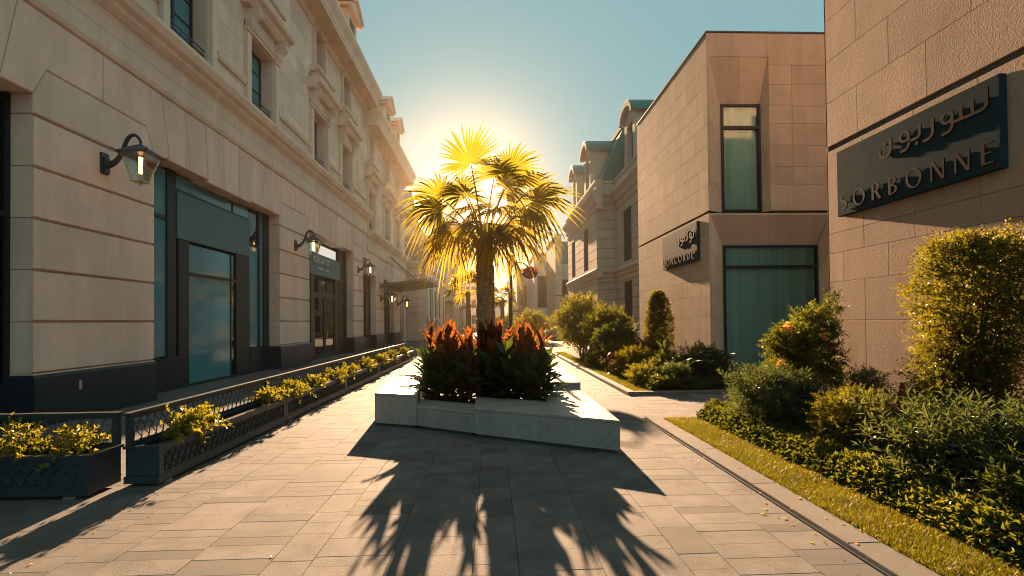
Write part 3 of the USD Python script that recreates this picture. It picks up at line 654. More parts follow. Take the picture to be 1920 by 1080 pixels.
for x in (-5.9, -4.6):
    for z in (1.0, 4.6, 7.6):
        mb = MB(); mb.box(x, x + .9, 117.9, 118, z, z + 2.0); mb.build('block_window', 'interior', fb2)

# ------------------------------------------------------------------ right: two clad stone villas with name signs
XR = 5.5
v1 = thing('clad_villa', 'rough pink granite villa wall at the right edge, behind the tall golden shrub', 'building')
mb = MB(); mb.box(XR + .03, 13, -4.0, 8.10, 0, 10.4); mb.build('villa_wall', 'joint', v1)
lowj, upj = [-3.1, -2.2, -1.3, -.4, .5, 1.4, 2.3, 3.2, 4.6, 5.52, 6.42, 7.33], [-2.6, -1.2, .1, 1.3, 2.5, 3.8, 5.0, 6.2, 7.42]
clad(v1, 'granite_panel', 'pink_granite', 'x', XR + .03, XR, -4.0, 8.13, [0, .82, 1.56, 2.17, 2.63, 2.95, 4.29], lambda k: lowj if k != 3 else [j + .45 for j in lowj], (), .005, .002)
clad(v1, 'granite_panel', 'pink_granite', 'x', XR + .03, XR, -4.0, 8.13, [4.37, 5.08, 5.75, 6.42, 7.1, 7.9, 8.7, 9.6, 10.4], lambda k: [j - (.62 if k % 2 else 0) for j in upj], (), .005, .002)
mb = MB(); mb.box(XR + .0, 12.9, 8.104, 8.13, 0, 10.4); mb.build('end_panel', 'pink_granite', v1)

v2 = thing('clad_villa', 'flat-roofed pink stone villa with tall curtained windows, at the middle right', 'building')
YC = 12.68
mb = MB(); mb.box(XR + .03, 14, YC + .6, 18.85, 0, 8.80); mb.build('villa_wall', 'interior', v2)
side = [0, .75, 1.28, 1.62, 2.2, 2.62, 3.15, 3.75, 4.27]; side2 = [4.33, 5.0, 5.45, 6.0, 6.55, 7.0, 7.55, 8.05, 8.86]
js = lambda off: (lambda k: [YC + off + .95 * i + (.0, .42, .22, .63)[k % 4] for i in range(9)])
clad(v2, 'stone_panel', 'pink_stone', 'x', XR + .04, XR, YC, 18.87, side, js(.5), (), .005, .002)
clad(v2, 'stone_panel', 'pink_stone', 'x', XR + .04, XR, YC, 18.87, side2, js(.2), (), .005, .002)
mb = MB(); mb.box(XR + .04, XR + .06, YC + .05, 18.85, 0, 8.84); mb.build('panel_backing', 'joint', v2)
up_hole, lo_hole = (5.56, 4.33, 7.10, 8.25), (5.56, 0, 8.62, 4.20)
clad(v2, 'stone_panel', 'pink_stone', 'y', YC + .25, YC, XR + .004, 14, side2, lambda k: [7.06, 8.6, 10.2, 11.7] if k == 7 else [6.3, 7.7, 9.3, 10.9], [up_hole], .005, .002)
clad(v2, 'stone_panel', 'pink_stone', 'y', YC + .25, YC, XR + .004, 14, [0, .8, 1.56, 2.2, 2.9, 3.5, 4.27], lambda k: [6.9, 9.4, 10.9, 12.4], [lo_hole], .005, .002)
mb = MB(); mb.box(XR + .06, 14, YC + .255, YC + .6, 4.20, 4.34); mb.box(XR + .06, 14, YC + .25, YC + .6, 8.25, 8.80); mb.box(7.1, 14, YC + .25, YC + .6, 4.34, 8.25); mb.box(8.6, 14, YC + .25, YC + .6, 0, 4.2); mb.build('front_backing', 'joint', v2)
def splay(par, o, i, d):
    (ox0, oz0, ox1, oz1), (ix0, iz0, ix1, iz1) = o, i; ya, yb = YC + .01, YC + d
    for q, nm in (([(ox0, ya, oz0), (ox0, ya, oz1), (ix0, yb, iz1), (ix0, yb, iz0)], 'splay'), ([(ox1, ya, oz0), (ox1, ya, oz1), (ix1, yb, iz1), (ix1, yb, iz0)], 'splay'), ([(ox0, ya, oz1), (ox1, ya, oz1), (ix1, yb, iz1), (ix0, yb, iz1)], 'splay')):
        q = np.array(q); n = np.cross(q[1] - q[0], q[2] - q[0]); n /= np.linalg.norm(n); c = np.array([(ox0 + ox1) / 2, ya - 1, (oz0 + oz1) / 2])
        if (c - q[0]) @ n > 0: n = -n
        qs = [q]
        if nm == 'splay' and abs(q[0][2] - q[1][2]) > 1:   # side splay: split into stones by height
            ts = np.linspace(0, 1, 6); qs = [np.array([q[0] + (q[1] - q[0]) * a, q[0] + (q[1] - q[0]) * (e - .003), q[3] + (q[2] - q[3]) * (e - .003), q[3] + (q[2] - q[3]) * a]) for a, e in zip(ts[:-1], ts[1:])]
        else:
            ts = np.linspace(0, 1, 3); qs = [np.array([q[0] + (q[1] - q[0]) * a, q[0] + (q[1] - q[0]) * (e - .003), q[3] + (q[2] - q[3]) * (e - .003), q[3] + (q[2] - q[3]) * a]) for a, e in zip(ts[:-1], ts[1:])]
        for w_ in qs:
            mb = MB(); mb.hexa(list(w_) + list(w_ + n * .03)); mb.build('splay_stone', 'pink_stone', par)
splay(v2, up_hole, (5.95, 4.33, 6.98, 7.13), .24); splay(v2, lo_hole, (5.95, 0, 8.44, 3.48), .24)
def curtain_window(par, x0, x1, z0, z1, zt, y):
    f = .06; mb = MB()
    mb.box(x0, x0 + f, y, y + .08, z0, z1); mb.box(x1 - f, x1, y, y + .08, z0, z1); mb.box(x0 + f, x1 - f, y, y + .08, z1 - f, z1); mb.box(x0 + f, x1 - f, y, y + .08, z0, z0 + f); mb.box(x0 + f, x1 - f, y - .005, y + .08, zt - .04, zt + .04)
    w_ = mb.build('tall_window', 'frame_dark', par)
    for a, c in ((z0 + f, zt - .04), (zt + .04, z1 - f)):
        mb = MB(); mb.box(x0 + f, x1 - f, y + .03, y + .04, a, c); mb.build('pane', 'pane_clear', w_)
    n = int((x1 - x0) / .02); xs = np.linspace(x0 + .02, x1 - .02, n); ph = np.cumsum(rng.uniform(.15, .75, n)); ys = y + .11 + .040 * np.sin(ph * .6) + .012 * np.sin(ph * 1.7)
    v = np.vstack([np.stack([xs, ys, np.full(n, z0)], 1), np.stack([xs, ys + .006 * np.sin(ph * .7), np.full(n, z1)], 1)]); j = np.arange(n - 1)
    mb = MB(); mb.add(v, np.stack([j, j + 1, j + 1 + n, j + n], 1)); mb.build('curtain', 'curtain', w_, smooth=True)
curtain_window(v2, 5.95, 6.98, 4.345, 7.13, 6.52, YC + .20); curtain_window(v2, 5.95, 8.44, .05, 3.48, 2.92, YC + .20)
mb = MB(); mb.box(XR - .02, 14, YC - .02, 18.9, 8.862, 8.90); mb.build('roof_coping', 'dark_metal', v2)
# name signs
def E_(*p): return Polygon(p)
def bowl(cx, cy, rx, ry, t, th): return affinity.scale(Point(cx, cy).buffer(1, 32), rx, ry).difference(affinity.translate(affinity.rotate(affinity.scale(Point(cx, cy).buffer(1, 32), rx - t, ry - th), 0), 0, 0))
def glyph(c):
    T, th = .155, .065
    if c == 'O': return affinity.scale(Point(.46, .5).buffer(1, 40), .46, .53).difference(affinity.rotate(affinity.scale(Point(.46, .5).buffer(1, 40), .31, .46), 12)), .92
    if c == 'C':
        o, _ = glyph('O'); return o.difference(Polygon([(.50, .5), (1.1, .98), (1.1, .05)])), .80
    if c == 'N': return unary_union([sbox(0, 0, th + .03, 1), sbox(.62, 0, .69 + .02, 1), E_((0, 1), (.17, 1), (.71, 0), (.56, 0))]), .72
    if c == 'E': return unary_union([sbox(0, 0, T, 1), sbox(0, 0, .52, th), sbox(0, .47, .44, .47 + th), sbox(0, 1 - th, .52, 1)]), .54
    if c == 'D': return unary_union([sbox(0, 0, T, 1), affinity.scale(Point(.15, .5).buffer(1, 40), .62, .5).difference(affinity.scale(Point(.13, .5).buffer(1, 40), .47, .435)).intersection(sbox(.1, 0, 1, 1))]), .78
    def half(cy, ry, rx, t): return unary_union([affinity.scale(Point(.18, cy).buffer(1, 40), rx, ry).difference(affinity.scale(Point(.18, cy).buffer(1, 40), rx - t, ry - th)).intersection(sbox(.1, 0, 1, 1))])
    if c == 'R': return unary_union([sbox(0, 0, T, 1), half(.74, .26, .38, .14), E_((.2, .50), (.38, .50), (.66, 0), (.47, 0))]), .64
    if c == 'B': return unary_union([sbox(0, 0, T, 1), half(.765, .235, .33, .13), half(.27, .27, .40, .145)]), .60
    if c == 'S':
        a = np.linspace(.25 * np.pi, 1.5 * np.pi, 20); p1 = np.stack([.26 + .20 * np.cos(a), .745 + .205 * np.sin(a)], 1); a2 = np.linspace(.5 * np.pi, -.78 * np.pi, 20); p2 = np.stack([.25 + .225 * np.cos(a2), .28 + .23 * np.sin(a2)], 1)
        p = np.vstack([p1[:-1], [(.26, .53)], p2[1:]]); w = np.interp(np.linspace(0, 1, len(p)), [0, .3, .5, .7, 1], [.035, .055, .075, .055, .035])
        return unary_union([LineString([p[i], p[i + 1]]).buffer(w[i]) for i in range(len(p) - 1)]), .52
def stroke(pts, w=.11): return LineString(pts).buffer(w, cap_style=2, join_style=1)
def arc(cx, cy, r, a0, a1, n=14, ry=None):
    a = np.radians(np.linspace(a0, a1, n)); return [(cx + r * np.cos(t), cy + (ry or r) * np.sin(t)) for t in a]
def waw(x): return unary_union([stroke(arc(x, .55, .36, 0, 360, 24, .40)), stroke([(x + .36, .55), (x + .36, -.10)] + arc(x - .10, -.10, .46, 0, -90, 8, .50) + [(x - .4, -.60)])])
def ar_seen(x): return unary_union([stroke([(x, 1.45), (x, .40)] + arc(x - .38, .38, .38, 0, -90, 7) + [(x - 2.1, 0)]), stroke([(x - .85, .95), (x - .85, 0)]), stroke([(x - 1.6, .95), (x - 1.6, 0)])])
def ar_reh(x): return stroke([(x, 1.0), (x, .0)] + arc(x - .5, .0, .5, 0, -90, 8) + [(x - .75, -.5)])
def ar_beh(x): return unary_union([stroke([(x, 1.0), (x, .3)] + arc(x - .3, .3, .3, 0, -90, 6) + [(x - .9, 0)]), Point(x - .25, -.42).buffer(.14)])
def ar_noon(x): return unary_union([stroke([(x, .95), (x, .0)] + arc(x - .5, 0, .5, 0, -180, 14) + [(x - 1.0, .30)]), Point(x - .5, .62).buffer(.14)])
def ar_kaf(x): return unary_union([stroke([(x + .45, 1.75), (x - .35, 1.15), (x - .05, .85), (x, .35), (x - .25, 0), (x - .9, 0)])])
def ar_ntooth(x): return unary_union([stroke([(x, .85), (x, .2), (x - .2, 0), (x - .8, 0)]), Point(x - .02, 1.25).buffer(.13)])
def ar_dal(x): return stroke([(x - .15, 1.1), (x, .7), (x, .2), (x - .25, 0), (x - .7, 0)])
ARAB1 = [ar_seen(8.6), waw(6.05), ar_reh(5.0), ar_beh(4.0), waw(2.75), ar_noon(1.5)]
ARAB2 = [ar_kaf(9.0), waw(7.75), ar_ntooth(6.75), ar_kaf(5.6), waw(4.35), ar_reh(3.3), ar_dal(2.2)]
def sign(lab, y0, y1, z0, z1, word, h, gap, yw, zw, arab, ya, za, ka):
    """y0 > y1: the sign reads towards the viewer; a box standing off the wall with raised letters."""
    s = thing('name_sign', lab, 'sign')
    mb = MB(); chamfered(mb, sbox(y1, z0, y0, z1), 'x', XR - .002, XR - .085, 0, .006); mb.build('sign_panel', 'sign_face', s)
    def put(pol, yl, zl, k, kx=None):
        for gm in [pol]:
            q = affinity.affine_transform(gm, [-(kx or k), 0, 0, k, yl, zl])
            mb = MB()
            for g_ in getattr(q, 'geoms', [q]): mb.prism(g_.simplify(.0015), 'x', XR - .108, XR - .092)
            for px_, pz_ in ((.3, .3), (.5, .7)):
                c_ = q.representative_point(); mb.box(XR - .093, XR - .084, c_.x - .006, c_.x + .006, c_.y - .006, c_.y + .006); break
            mb.build('letter', 'letter_metal', s)
    u = 0
    for c in word:
        p, w = glyph(c); put(p, yw - u, zw, h, h * 1.14); u += (w * 1.14 + gap) * h
    for p in arab: put(p, ya, za, ka, ka * 1.22)
sign('long dark sign with raised Latin and Arabic letters on the rough granite wall', 7.77, 5.20, 3.17, 4.18, 'SORBONNE', .235, .56, 7.67, 3.25, ARAB1, 6.95, 3.86, .155)
sign('smaller square dark sign near the corner of the curtained villa, half in sun', 15.95, 13.25, 3.14, 4.18, 'CONCORDE', .24, .47, 15.88, 3.22, ARAB2, 15.1, 3.78, .155)

# ------------------------------------------------------------------ right: villa with arched dormers
v3 = thing('mansard_villa', 'pale stone villa with green mansard roof and arched dormers, behind the bushes', 'house')
XB, XW = 6.0, 7.1; YB = 28.8
mb = MB(); mb.box(XB + .05, 16, YB + .05, 39.7, 0, 9.4); mb.box(XW + .05, 16, 19.2, YB + .04, 0, 9.4); mb.build('villa_core', 'interior', v3)
zc = [0, .55, 1.1, 1.65, 2.2, 2.75, 3.3, 3.72]; zu = [4.55, 5.1, 5.65, 6.2, 6.75, 7.3, 7.84]
wl = [(31.3, .7, 33.0, 3.3), (36.2, .7, 37.9, 3.3)]; wu = [(31.4, 4.7, 32.9, 7.3), (36.3, 4.7, 37.8, 7.3)]
none = lambda k: []
clad(v3, 'villa_stone', 'pale_stone', 'y', YB + .05, YB, XB, XW + .05, zc + [3.98], none, (), .02, .012)
clad(v3, 'villa_stone', 'pale_stone', 'y', YB + .05, YB, XB, XW + .05, zu, none, (), .02, .012)
clad(v3, 'villa_stone', 'pale_stone', 'x', XB + .3, XB, YB, 39.7, zc + [3.98], lambda k: [34.6], wl, .02, .012)
clad(v3, 'villa_stone', 'pale_stone', 'x', XB + .3, XB, YB, 39.7, zu, lambda k: [34.6], wu, .02, .012)
clad(v3, 'villa_stone', 'pale_stone', 'x', XW + .3, XW, 19.2, YB, zc + [3.98], lambda k: [22.6], [(25.6, .6, 27.2, 3.6)], .02, .012)
clad(v3, 'villa_stone', 'pale_stone', 'x', XW + .3, XW, 19.2, YB, zu, lambda k: [22.6], [(25.6, 4.7, 27.2, 7.4)], .02, .012)
def ring_course(name, pr, m='pale_stone'):
    mb = MB()
    mb.prism([(XB - o, z) for o, z in pr] + [(XB + .3, pr[-1][1]), (XB + .3, pr[0][1])], 'y', YB - max(o for o, z in pr) , 39.9)
    mb.prism([(XW - o, z) for o, z in pr] + [(XW + .3, pr[-1][1]), (XW + .3, pr[0][1])], 'y', 19.2, YB - max(o for o, z in pr) + .001)
    mb.prism([(YB - o, z) for o, z in pr] + [(YB + .3, pr[-1][1]), (YB + .3, pr[0][1])], 'x', XB + .002, XW + .04)
    mb.build(name, m, v3)
ring_course('ledge', [(0, 3.98), (.05, 4.03), (.06, 4.2), (.18, 4.3), (.20, 4.42), (.02, 4.545)])
ring_course('cornice', [(0, 7.84), (.06, 7.9), (.06, 8.15), (.16, 8.22), (.18, 8.5), (.36, 8.66), (.40, 8.85), (.12, 8.95), (.1, 9.3), (.16, 9.36), (.16, 9.48), (0, 9.5)])
def vwin(yc, x, z0, z1, w=.75):
    mb = MB(); f = .07; xx = x + .28
    mb.box(xx - .03, xx + .03, yc - w, yc - w + f, z0, z1); mb.box(xx - .03, xx + .03, yc + w - f, yc + w, z0, z1); mb.box(xx - .03, xx + .03, yc - w + f, yc + w - f, z1 - f, z1); mb.box(xx - .03, xx + .03, yc - .04, yc + .04, z0, z1 - f)
    w_ = mb.build('window', 'frame_dark', v3)
    mb = MB(); mb.box(xx, xx + .01, yc - w + f, yc + w - f, z0, z1 - f); mb.build('pane', 'pane_teal', w_)
    if z0 > 4:
        mb = MB(); mb.box(x + .08, x + .10, yc - w, yc + w, z0 + .85, z0 + .89)
        for i in range(9): mb.box(x + .08, x + .10, yc - w + i * w / 4 - .01, yc - w + i * w / 4 + .01, z0, z0 + .85)
        mb.build('balcony_rail', 'lamp_iron', w_)
for yc in (32.15, 37.05): vwin(yc, XB, .7, 3.3); vwin(yc, XB, 4.7, 7.3)
vwin(26.4, XW, .6, 3.6); vwin(26.4, XW, 4.7, 7.4)
mb = MB(); mb.prism([(XB + .25, 9.5), (XB + 1.7, 12.7), (15, 12.7), (15, 9.5)], 'y', YB + .25, 39.6); mb.prism([(XW + .25, 9.5), (XW + 1.7, 12.7), (15, 12.7), (15, 9.5)], 'y', 24.0, YB + .26)
mb.build('mansard_roof', 'slate_roof', v3)
mb = MB(); mb.box(XB + 1.6, 15, YB + .2, 39.6, 12.7, 12.95); mb.box(XW + 1.55, 15, 23.95, YB + .19, 12.7, 13.15); mb.build('roof_rim', 'pale_stone', v3)
def arched_dormer(yc, x):
    w = 1.0; zb, zs_ = 9.5, 12.0
    a = np.linspace(np.pi, 0, 15)
    arch = [(yc - w, zb), (yc - w, zs_)] + [(yc + w * np.cos(t), zs_ + .55 * np.sin(t)) for t in a] + [(yc + w, zb)]
    hole = sbox(yc - .55, zb + .25, yc + .55, 11.75)
    mb = MB(); mb.prism(Polygon(arch).difference(hole), 'x', x + .15, x + .5); mb.prism(Polygon(arch), 'x', x + .502, x + 2.4); d = mb.build('dormer', 'pale_stone', v3)
    o = [(yc + (w + .22) * np.cos(t), zs_ + .02 + .80 * np.sin(t)) for t in a]; i = [(yc + (w + .02) * np.cos(t), zs_ + .58 * np.sin(t)) for t in a[::-1]]
    mb = MB(); mb.prism(o + i, 'x', x - .12, x + 2.4); mb.build('dormer_arch', 'pale_stone', d)
    o2 = [(yc + (w + .26) * np.cos(t), zs_ + .03 + .86 * np.sin(t)) for t in a]; i2 = [(yc + (w + .225) * np.cos(t), zs_ + .02 + .81 * np.sin(t)) for t in a[::-1]]
    mb = MB(); mb.prism(o2 + i2, 'x', x - .10, x + 2.4); mb.build('dormer_roof', 'slate_roof', d)
    mb = MB(); mb.box(x + .42, x + .47, yc - .55, yc + .55, zb + .25, 11.75); mb.build('dormer_window', 'interior', d)
    for s in (-1, 1):
        t = np.linspace(0, 1, 9); mb = MB(); mb.prism([(yc + s * w, zb + .0), (yc + s * (w + .5), zb + .0), (yc + s * (w + .42), zb + .25), (yc + s * (w + .18), zb + .42), (yc + s * (w + .1), zb + .9), (yc + s * w, zb + 1.1)], 'x', x + .16, x + .42); mb.build('dormer_scroll', 'limestone_smooth', d)
for yc in (32.2, 37.2): arched_dormer(yc, XB)
arched_dormer(26.2, XW)

# far right buildings
def far_building(lab, x0, x1, y0, y1, h, wins, base='far_stone', front=None):
    f = thing('far_building', lab, 'building')
    mb = MB(); mb.box(x0, x1, y0, y1, 0, h); mb.build('building_wall', base, f)
    mb = MB(); mb.box(x0 - .08, x1, y0 - .08, y1, h, h + .25); mb.build('parapet', 'limestone_smooth', f)
    for a, c, z0, z1 in wins:
        mb = MB(); mb.box(a, c, y0 - .03, y0 + .01, z0, z1); w_ = mb.build('window', 'frame_dark', f)
        mb = MB(); mb.box(a + .1, c - .1, y0 - .04, y0 - .032, z0 + .1, z1 - .1); mb.build('pane', 'pane_teal', w_)
    return f
t4 = far_building('slim stone tower wall with green glazed bay just left of the mansard villa', 6.05, 6.65, 48.0, 56.0, 9.5, [], 'pink_stone')
fbox(t4, 'glazed_bay', 'green_panel', 6.651, 9.0, 49.0, 56.0, 7.0, 9.2); fbox(t4, 'bay_wall', 'far_stone', 6.651, 9.0, 48.8, 56.0, 0, 6.99)
for z in (2.2, 4.0): fbox(t4, 'bay_window', 'frame_dark', 6.8, 8.4, 48.7, 48.81, z, z + 1.5)
fbox(t4, 'shadow_joint', 'joint', 6.04, 6.66, 47.99, 48.3, 3.9, 3.98)
far_building('grey flat-roofed far house with tall dark windows, left of the slim tower', 5.2, 9.5, 62.0, 72.0, 9.6, [(5.6, 6.7, 3.2, 7.0), (5.4, 6.0, .5, 2.4)])
f6 = far_building('farther pale house with recessed dark entrance and flat porch roof', 3.6, 8.0, 73.0, 86.0, 8.8, [(3.9, 5.0, 3.4, 6.6), (4.0, 5.0, .4, 2.6)])
fbox(f6, 'porch_roof', 'dark_metal', 2.4, 5.6, 70.5, 73.0, 2.85, 3.05)
fbox(f6, 'porch_post', 'dark_metal', 5.3, 5.45, 70.6, 70.75, 0, 2.85)
far_building('far pale terrace house seen beside the dark lamp post', 2.9, 7.0, 90.0, 110.0, 8.4, [(3.1, 3.9, 1.2, 3.0), (3.1, 3.9, 4.6, 6.6)])
far_building('most distant low pale house at the end of the street', -1.0, 3.4, 150.0, 170.0, 6.4, [(-.3, .6, 1, 3), (1.4, 2.3, 1, 3)])

# ------------------------------------------------------------------ foliage tools
def leaves(c, d, n, L, W, r, fold=.25):
    """V-folded diamond leaves: centres c, directions d, normals n, lengths L, widths W."""
    d = d / np.linalg.norm(d, axis=1, keepdims=True); s = np.cross(n, d); s /= np.linalg.norm(s, axis=1, keepdims=True) + 1e-9; n = np.cross(d, s)
    L = np.broadcast_to(L, (len(c),))[:, None]; W = np.broadcast_to(W, (len(c),))[:, None]
    b0 = c; tip = c + d * L - n * L * .12; l = c + d * L * .45 - s * W * .5 + n * W * fold; q = c + d * L * .45 + s * W * .5 + n * W * fold
    v = np.stack([b0, q, tip, l], 1).reshape(-1, 3); k = np.arange(len(c))[:, None] * 4
    return v, np.vstack([k + [[0, 1, 2]], k + [[0, 2, 3]]])
def rdir(n, r): 
    v = r.normal(size=(n, 3)); return v / np.linalg.norm(v, axis=1, keepdims=True)
def sprigs(p, d, nl, length, L, W, r, spread=.9):
    """Shoots from p along d, each with nl leaves set round it."""
    n = len(p); d = d / np.linalg.norm(d, axis=1, keepdims=True); t = (np.arange(nl) + .6) / nl
    ln = length * r.uniform(.55, 1.3, n); bend = rdir(n, r) * .25 - np.array([0, 0, .12])
    c = p[:, None] + d[:, None] * (ln[:, None] * t)[:, :, None] + bend[:, None] * (ln[:, None] * t ** 2)[:, :, None]
    q = rdir(n, r); u = np.cross(d, q); u /= np.linalg.norm(u, axis=1, keepdims=True) + 1e-9; w = np.cross(d, u)
    ph = r.uniform(0, 6.28, n)[:, None] + np.arange(nl) * 2.4 + r.normal(0, .4, (n, nl))
    rad = np.cos(ph)[:, :, None] * u[:, None] + np.sin(ph)[:, :, None] * w[:, None]
    ld = rad * spread + d[:, None] * (.45 + .6 * t)[None, :, None] + np.array([0, 0, .12]); nn = d[:, None] * 1.0 - rad * .4 + r.normal(0, .25, (n, nl, 3)) + np.array([0, 0, .35])
    s = r.uniform(.7, 1.25, (n, nl)) * (1 - .35 * t ** 3)
    return leaves(c.reshape(-1, 3), ld.reshape(-1, 3), nn.reshape(-1, 3), (L * s).ravel(), (W * s).ravel(), r)
def crown(n, rad, cen, r, L, W, lump=.22, shell=.55, freq=1.6, updir=.35, flatbase=None, keep=None, nl=9, shoot=None):
    """Leafy shoots through a lumpy ellipsoid, most of them near its skin and pointing outward and up."""
    m_ = max(int(n / nl), 8); u = rdir(m_, r); rad = np.array(rad); cen = np.array(cen)
    t = np.where(r.random(m_) < .28, r.random(m_) ** .6 * .8, shell + (1 - shell) * r.random(m_) ** .6)
    lob = 1 + (lump + .12) * (meshkit.fbm(u * freq * 1.3 + cen * 1.3 + 7, 3, 3) - .5) * 2.6
    p = u * (t * lob)[:, None] * rad * .86 + cen
    if keep is not None: k = keep(p); p, u = p[k], u[k]; m_ = len(p)
    return sprigs(p, u + rdir(m_, r) * .75 + np.array([0, 0, updir]), nl, shoot or max(.30 * rad.mean(), 2.2 * L), L, W, r)
def shrub(name, lab, cat, parts, loc=(0, 0, 0), group=None, stems=6, stem_h=.5, stem_r=.012, spread=.25, extra=None, seed=1):
    r = np.random.default_rng(seed)
    t = thing(name, lab, cat, loc, 0, group)
    mb = MB()
    for i in range(stems):
        a = r.uniform(0, 6.28); q = r.uniform(.2, 1) * spread
        mb.tube([(q * .2 * np.cos(a), q * .2 * np.sin(a), -.02), (q * .6 * np.cos(a), q * .6 * np.sin(a), stem_h * .5), (q * np.cos(a + .3), q * np.sin(a + .3), stem_h)], [stem_r, stem_r * .8, stem_r * .4], 5)
    mb.build('stems', 'twig', t)
    for nm, m_, v, f in parts(r):
        q = MB(); q.add(v, f); q.build(nm, m_, t)
    return t
def flowers(pts, r, size, npet=6):
    v, f = [], []; n = len(pts)
    for k in range(npet):
        a = r.uniform(0, 6.28, n); d = np.stack([np.cos(a), np.sin(a), r.uniform(-.2, .8, n)], 1); nn = rdir(n, r)
        vv, ff = leaves(np.array(pts), d, nn, size * r.uniform(.8, 1.2, n), size * .7, r); f.append(ff + sum(map(len, v))); v.append(vv)
    return np.vstack(v), np.vstack(f)

# ------------------------------------------------------------------ planters with trellis rail
def trellis(mb, o, ux, L, z0, h, cell=.125, r=.0065, y_off=0.0):
    """Two families of wavy rods crossing between heights z0 and z0 + h; o origin, ux unit vector along."""
    o = np.array(o, float); ux = np.array(ux, float); run = h * .62
    k = int(L / cell) + 8
    for sgn in (-1, 1):
        for i in range(-8, k):
            u0 = i * cell
            t = np.linspace(0, 1, 9); u = u0 + (t * run if sgn > 0 else run - t * run) + .016 * np.sin(t * h / cell * 2 * np.pi) * 1
            ok = (u >= 0) & (u <= L)
            if ok.sum() < 2: continue
            uu, tt = u[ok], t[ok]
            mb.tube(o + uu[:, None] * ux + np.stack([0 * tt, 0 * tt, z0 + tt * h], 1), r, 4, cap=False)
def planter(lab, loc, rz, L, D, rail_side, seed, plants):
    """Local frame: length along +y, front face towards +x; rail along the back (x = -D)."""
    p = thing('planter', lab, 'planter', loc, rz, 'slate blue trellis planters along the shop side')
    H = .40; w = .03
    mb = MB()
    mb.box(-D, 0, 0, L, .03, .055)
    for a in ((-D, -D + w, w, L - w), (-w, 0, w, L - w)): mb.box(a[0], a[1], a[2], a[3], .056, H - .03)
    for yy in (0, L - w): mb.box(-D, 0, yy, yy + w, .056, H - .03)
    mb.build('box', 'planter_paint', p)
    mb = MB()
    for a in ((-D - .015, .022, -.02, .045), (-D - .015, .022, L - .045, L + .02), (-D - .015, -D + .05, .0455, L - .0455), (-.045, .022, .0455, L - .0455)): mb.box(*a, H - .029, H)
    mb.box(-D - .01, .02, -.018, .004, .031, .10); mb.box(-.004, .02, .005, L + .018, .031, .10)
    mb.box(.001, .014, .0, .07, .101, H - .03); mb.box(.001, .014, L - .07, L, .101, H - .03); mb.box(.001, .014, .071, L - .071, H - .075, H - .03); mb.box(.001, .014, .071, L - .071, .101, .125)
    mb.build('trim', 'planter_paint', p)
    mb = MB(); trellis(mb, (.006, .07, 0), (0, 1, 0), L - .14, .125, H - .20, .11, .0075); mb.build('relief_trellis', 'planter_paint', p)
    mb = MB(); mb.box(-D + w + .001, -w - .001, w + .001, L - w - .001, .3, H - .06); mb.build('soil', 'soil', p)
    mb = MB()
    for yy in (.08, L - .2): mb.box(-D + .02, .035, yy, yy + .10, 0, .029)
    mb.build('feet', 'kerb_stone', p)
    xr = -D + .02
    for yy in (0, L - .055): mb = MB(); mb.box(xr - .025, xr + .025, yy, yy + .055, H + .001, .70); mb.build('rail_post', 'planter_paint', p)
    mb = MB(); mb.box(xr - .035, xr + .035, -.02, L + .02, .701, .728); mb.box(xr - .018, xr + .018, .056, L - .056, .665, .70); mb.box(xr - .014, xr + .014, .056, L - .056, H + .002, H + .03); mb.build('top_rail', 'planter_paint', p)
    mb = MB(); trellis(mb, (xr, .056, 0), (0, 1, 0), L - .112, H + .03, .235, .115, .006); mb.build('rail_trellis', 'lamp_iron', p)
    r = np.random.default_rng(seed)
    c_, s_ = math.cos(math.radians(rz)), math.sin(math.radians(rz))
    for u, size, l2 in plants:
        x, y = -D * .5, u; X, Y = loc[0] + c_ * x - s_ * y, loc[1] + s_ * x + c_ * y
        ax = .15 * (1 + .15 * size); ay = .34 * size
        if abs(rz) > 45: ax, ay = ay, ax
        def parts(r, ax=ax, ay=ay, size=size):
            v, f = crown(int(620 * size), (ax, ay * 1.25, .09 + .03 * size), (.05, 0, .10), r, .068, .044, .9, .2, 2.6, .45, keep=lambda p: p[:, 2] > -.01, nl=7, shoot=.15)
            return [('leaves', 'yellow_leaf', v, f)]
        shrub('planter_shrub', l2, 'shrub', parts, (X, Y, .34), None, 7, .18, .007, .2, seed=seed + int(u * 10))
PX = -3.32
planter('near planter turned across the street at the left edge, in shade', (-3.74 - 3.2, 4.90, 0), -90, 3.2, .42, 0, 1, [(3.2 - .36, .62, 'small upright yellow-green shrub beside the rail post of the left-edge planter'), (3.2 - .98, 1.05, 'yellow-green shrub at the left picture edge, in the planter turned across')])
planter('first planter of the long row, nearest the viewer', (PX, 5.23, 0), 0, 3.12, .31, 1, 2, [(.72, 1.35, 'bright yellow-green shrub spilling over the nearest planter of the row'), (2.78, .85, 'smaller dark-centred shrub at the far end of the nearest row planter')])
planter('second planter of the long row', (PX, 8.37, 0), 0, 3.36, .31, 1, 3, [(.55, 1.2, 'wide golden shrub at the near end of the second row planter'), (1.7, 1.0, 'low golden shrub in the middle of the second row planter'), (2.9, .9, 'low shrub at the far end of the second row planter')])
planter('third planter of the long row', (PX, 11.75, 0), 0, 3.36, .31, 1, 4, [(.6, 1.1, 'bushy yellow shrub at the near end of the third row planter'), (2.3, 1.1, 'pale shrub filling the far half of the third row planter')])
planter('fourth planter of the long row', (PX, 15.13, 0), 0, 3.36, .31, 1, 5, [(.8, 1.3, 'yellow shrub filling the fourth row planter'), (2.5, .9, 'small shrub at the far end of the fourth row planter')])
planter('fifth and farthest planter of the long row, beside the red cannas', (PX, 18.51, 0), 0, 3.2, .31, 1, 6, [(1.4, 1.4, 'yellow shrub in the farthest row planter')])

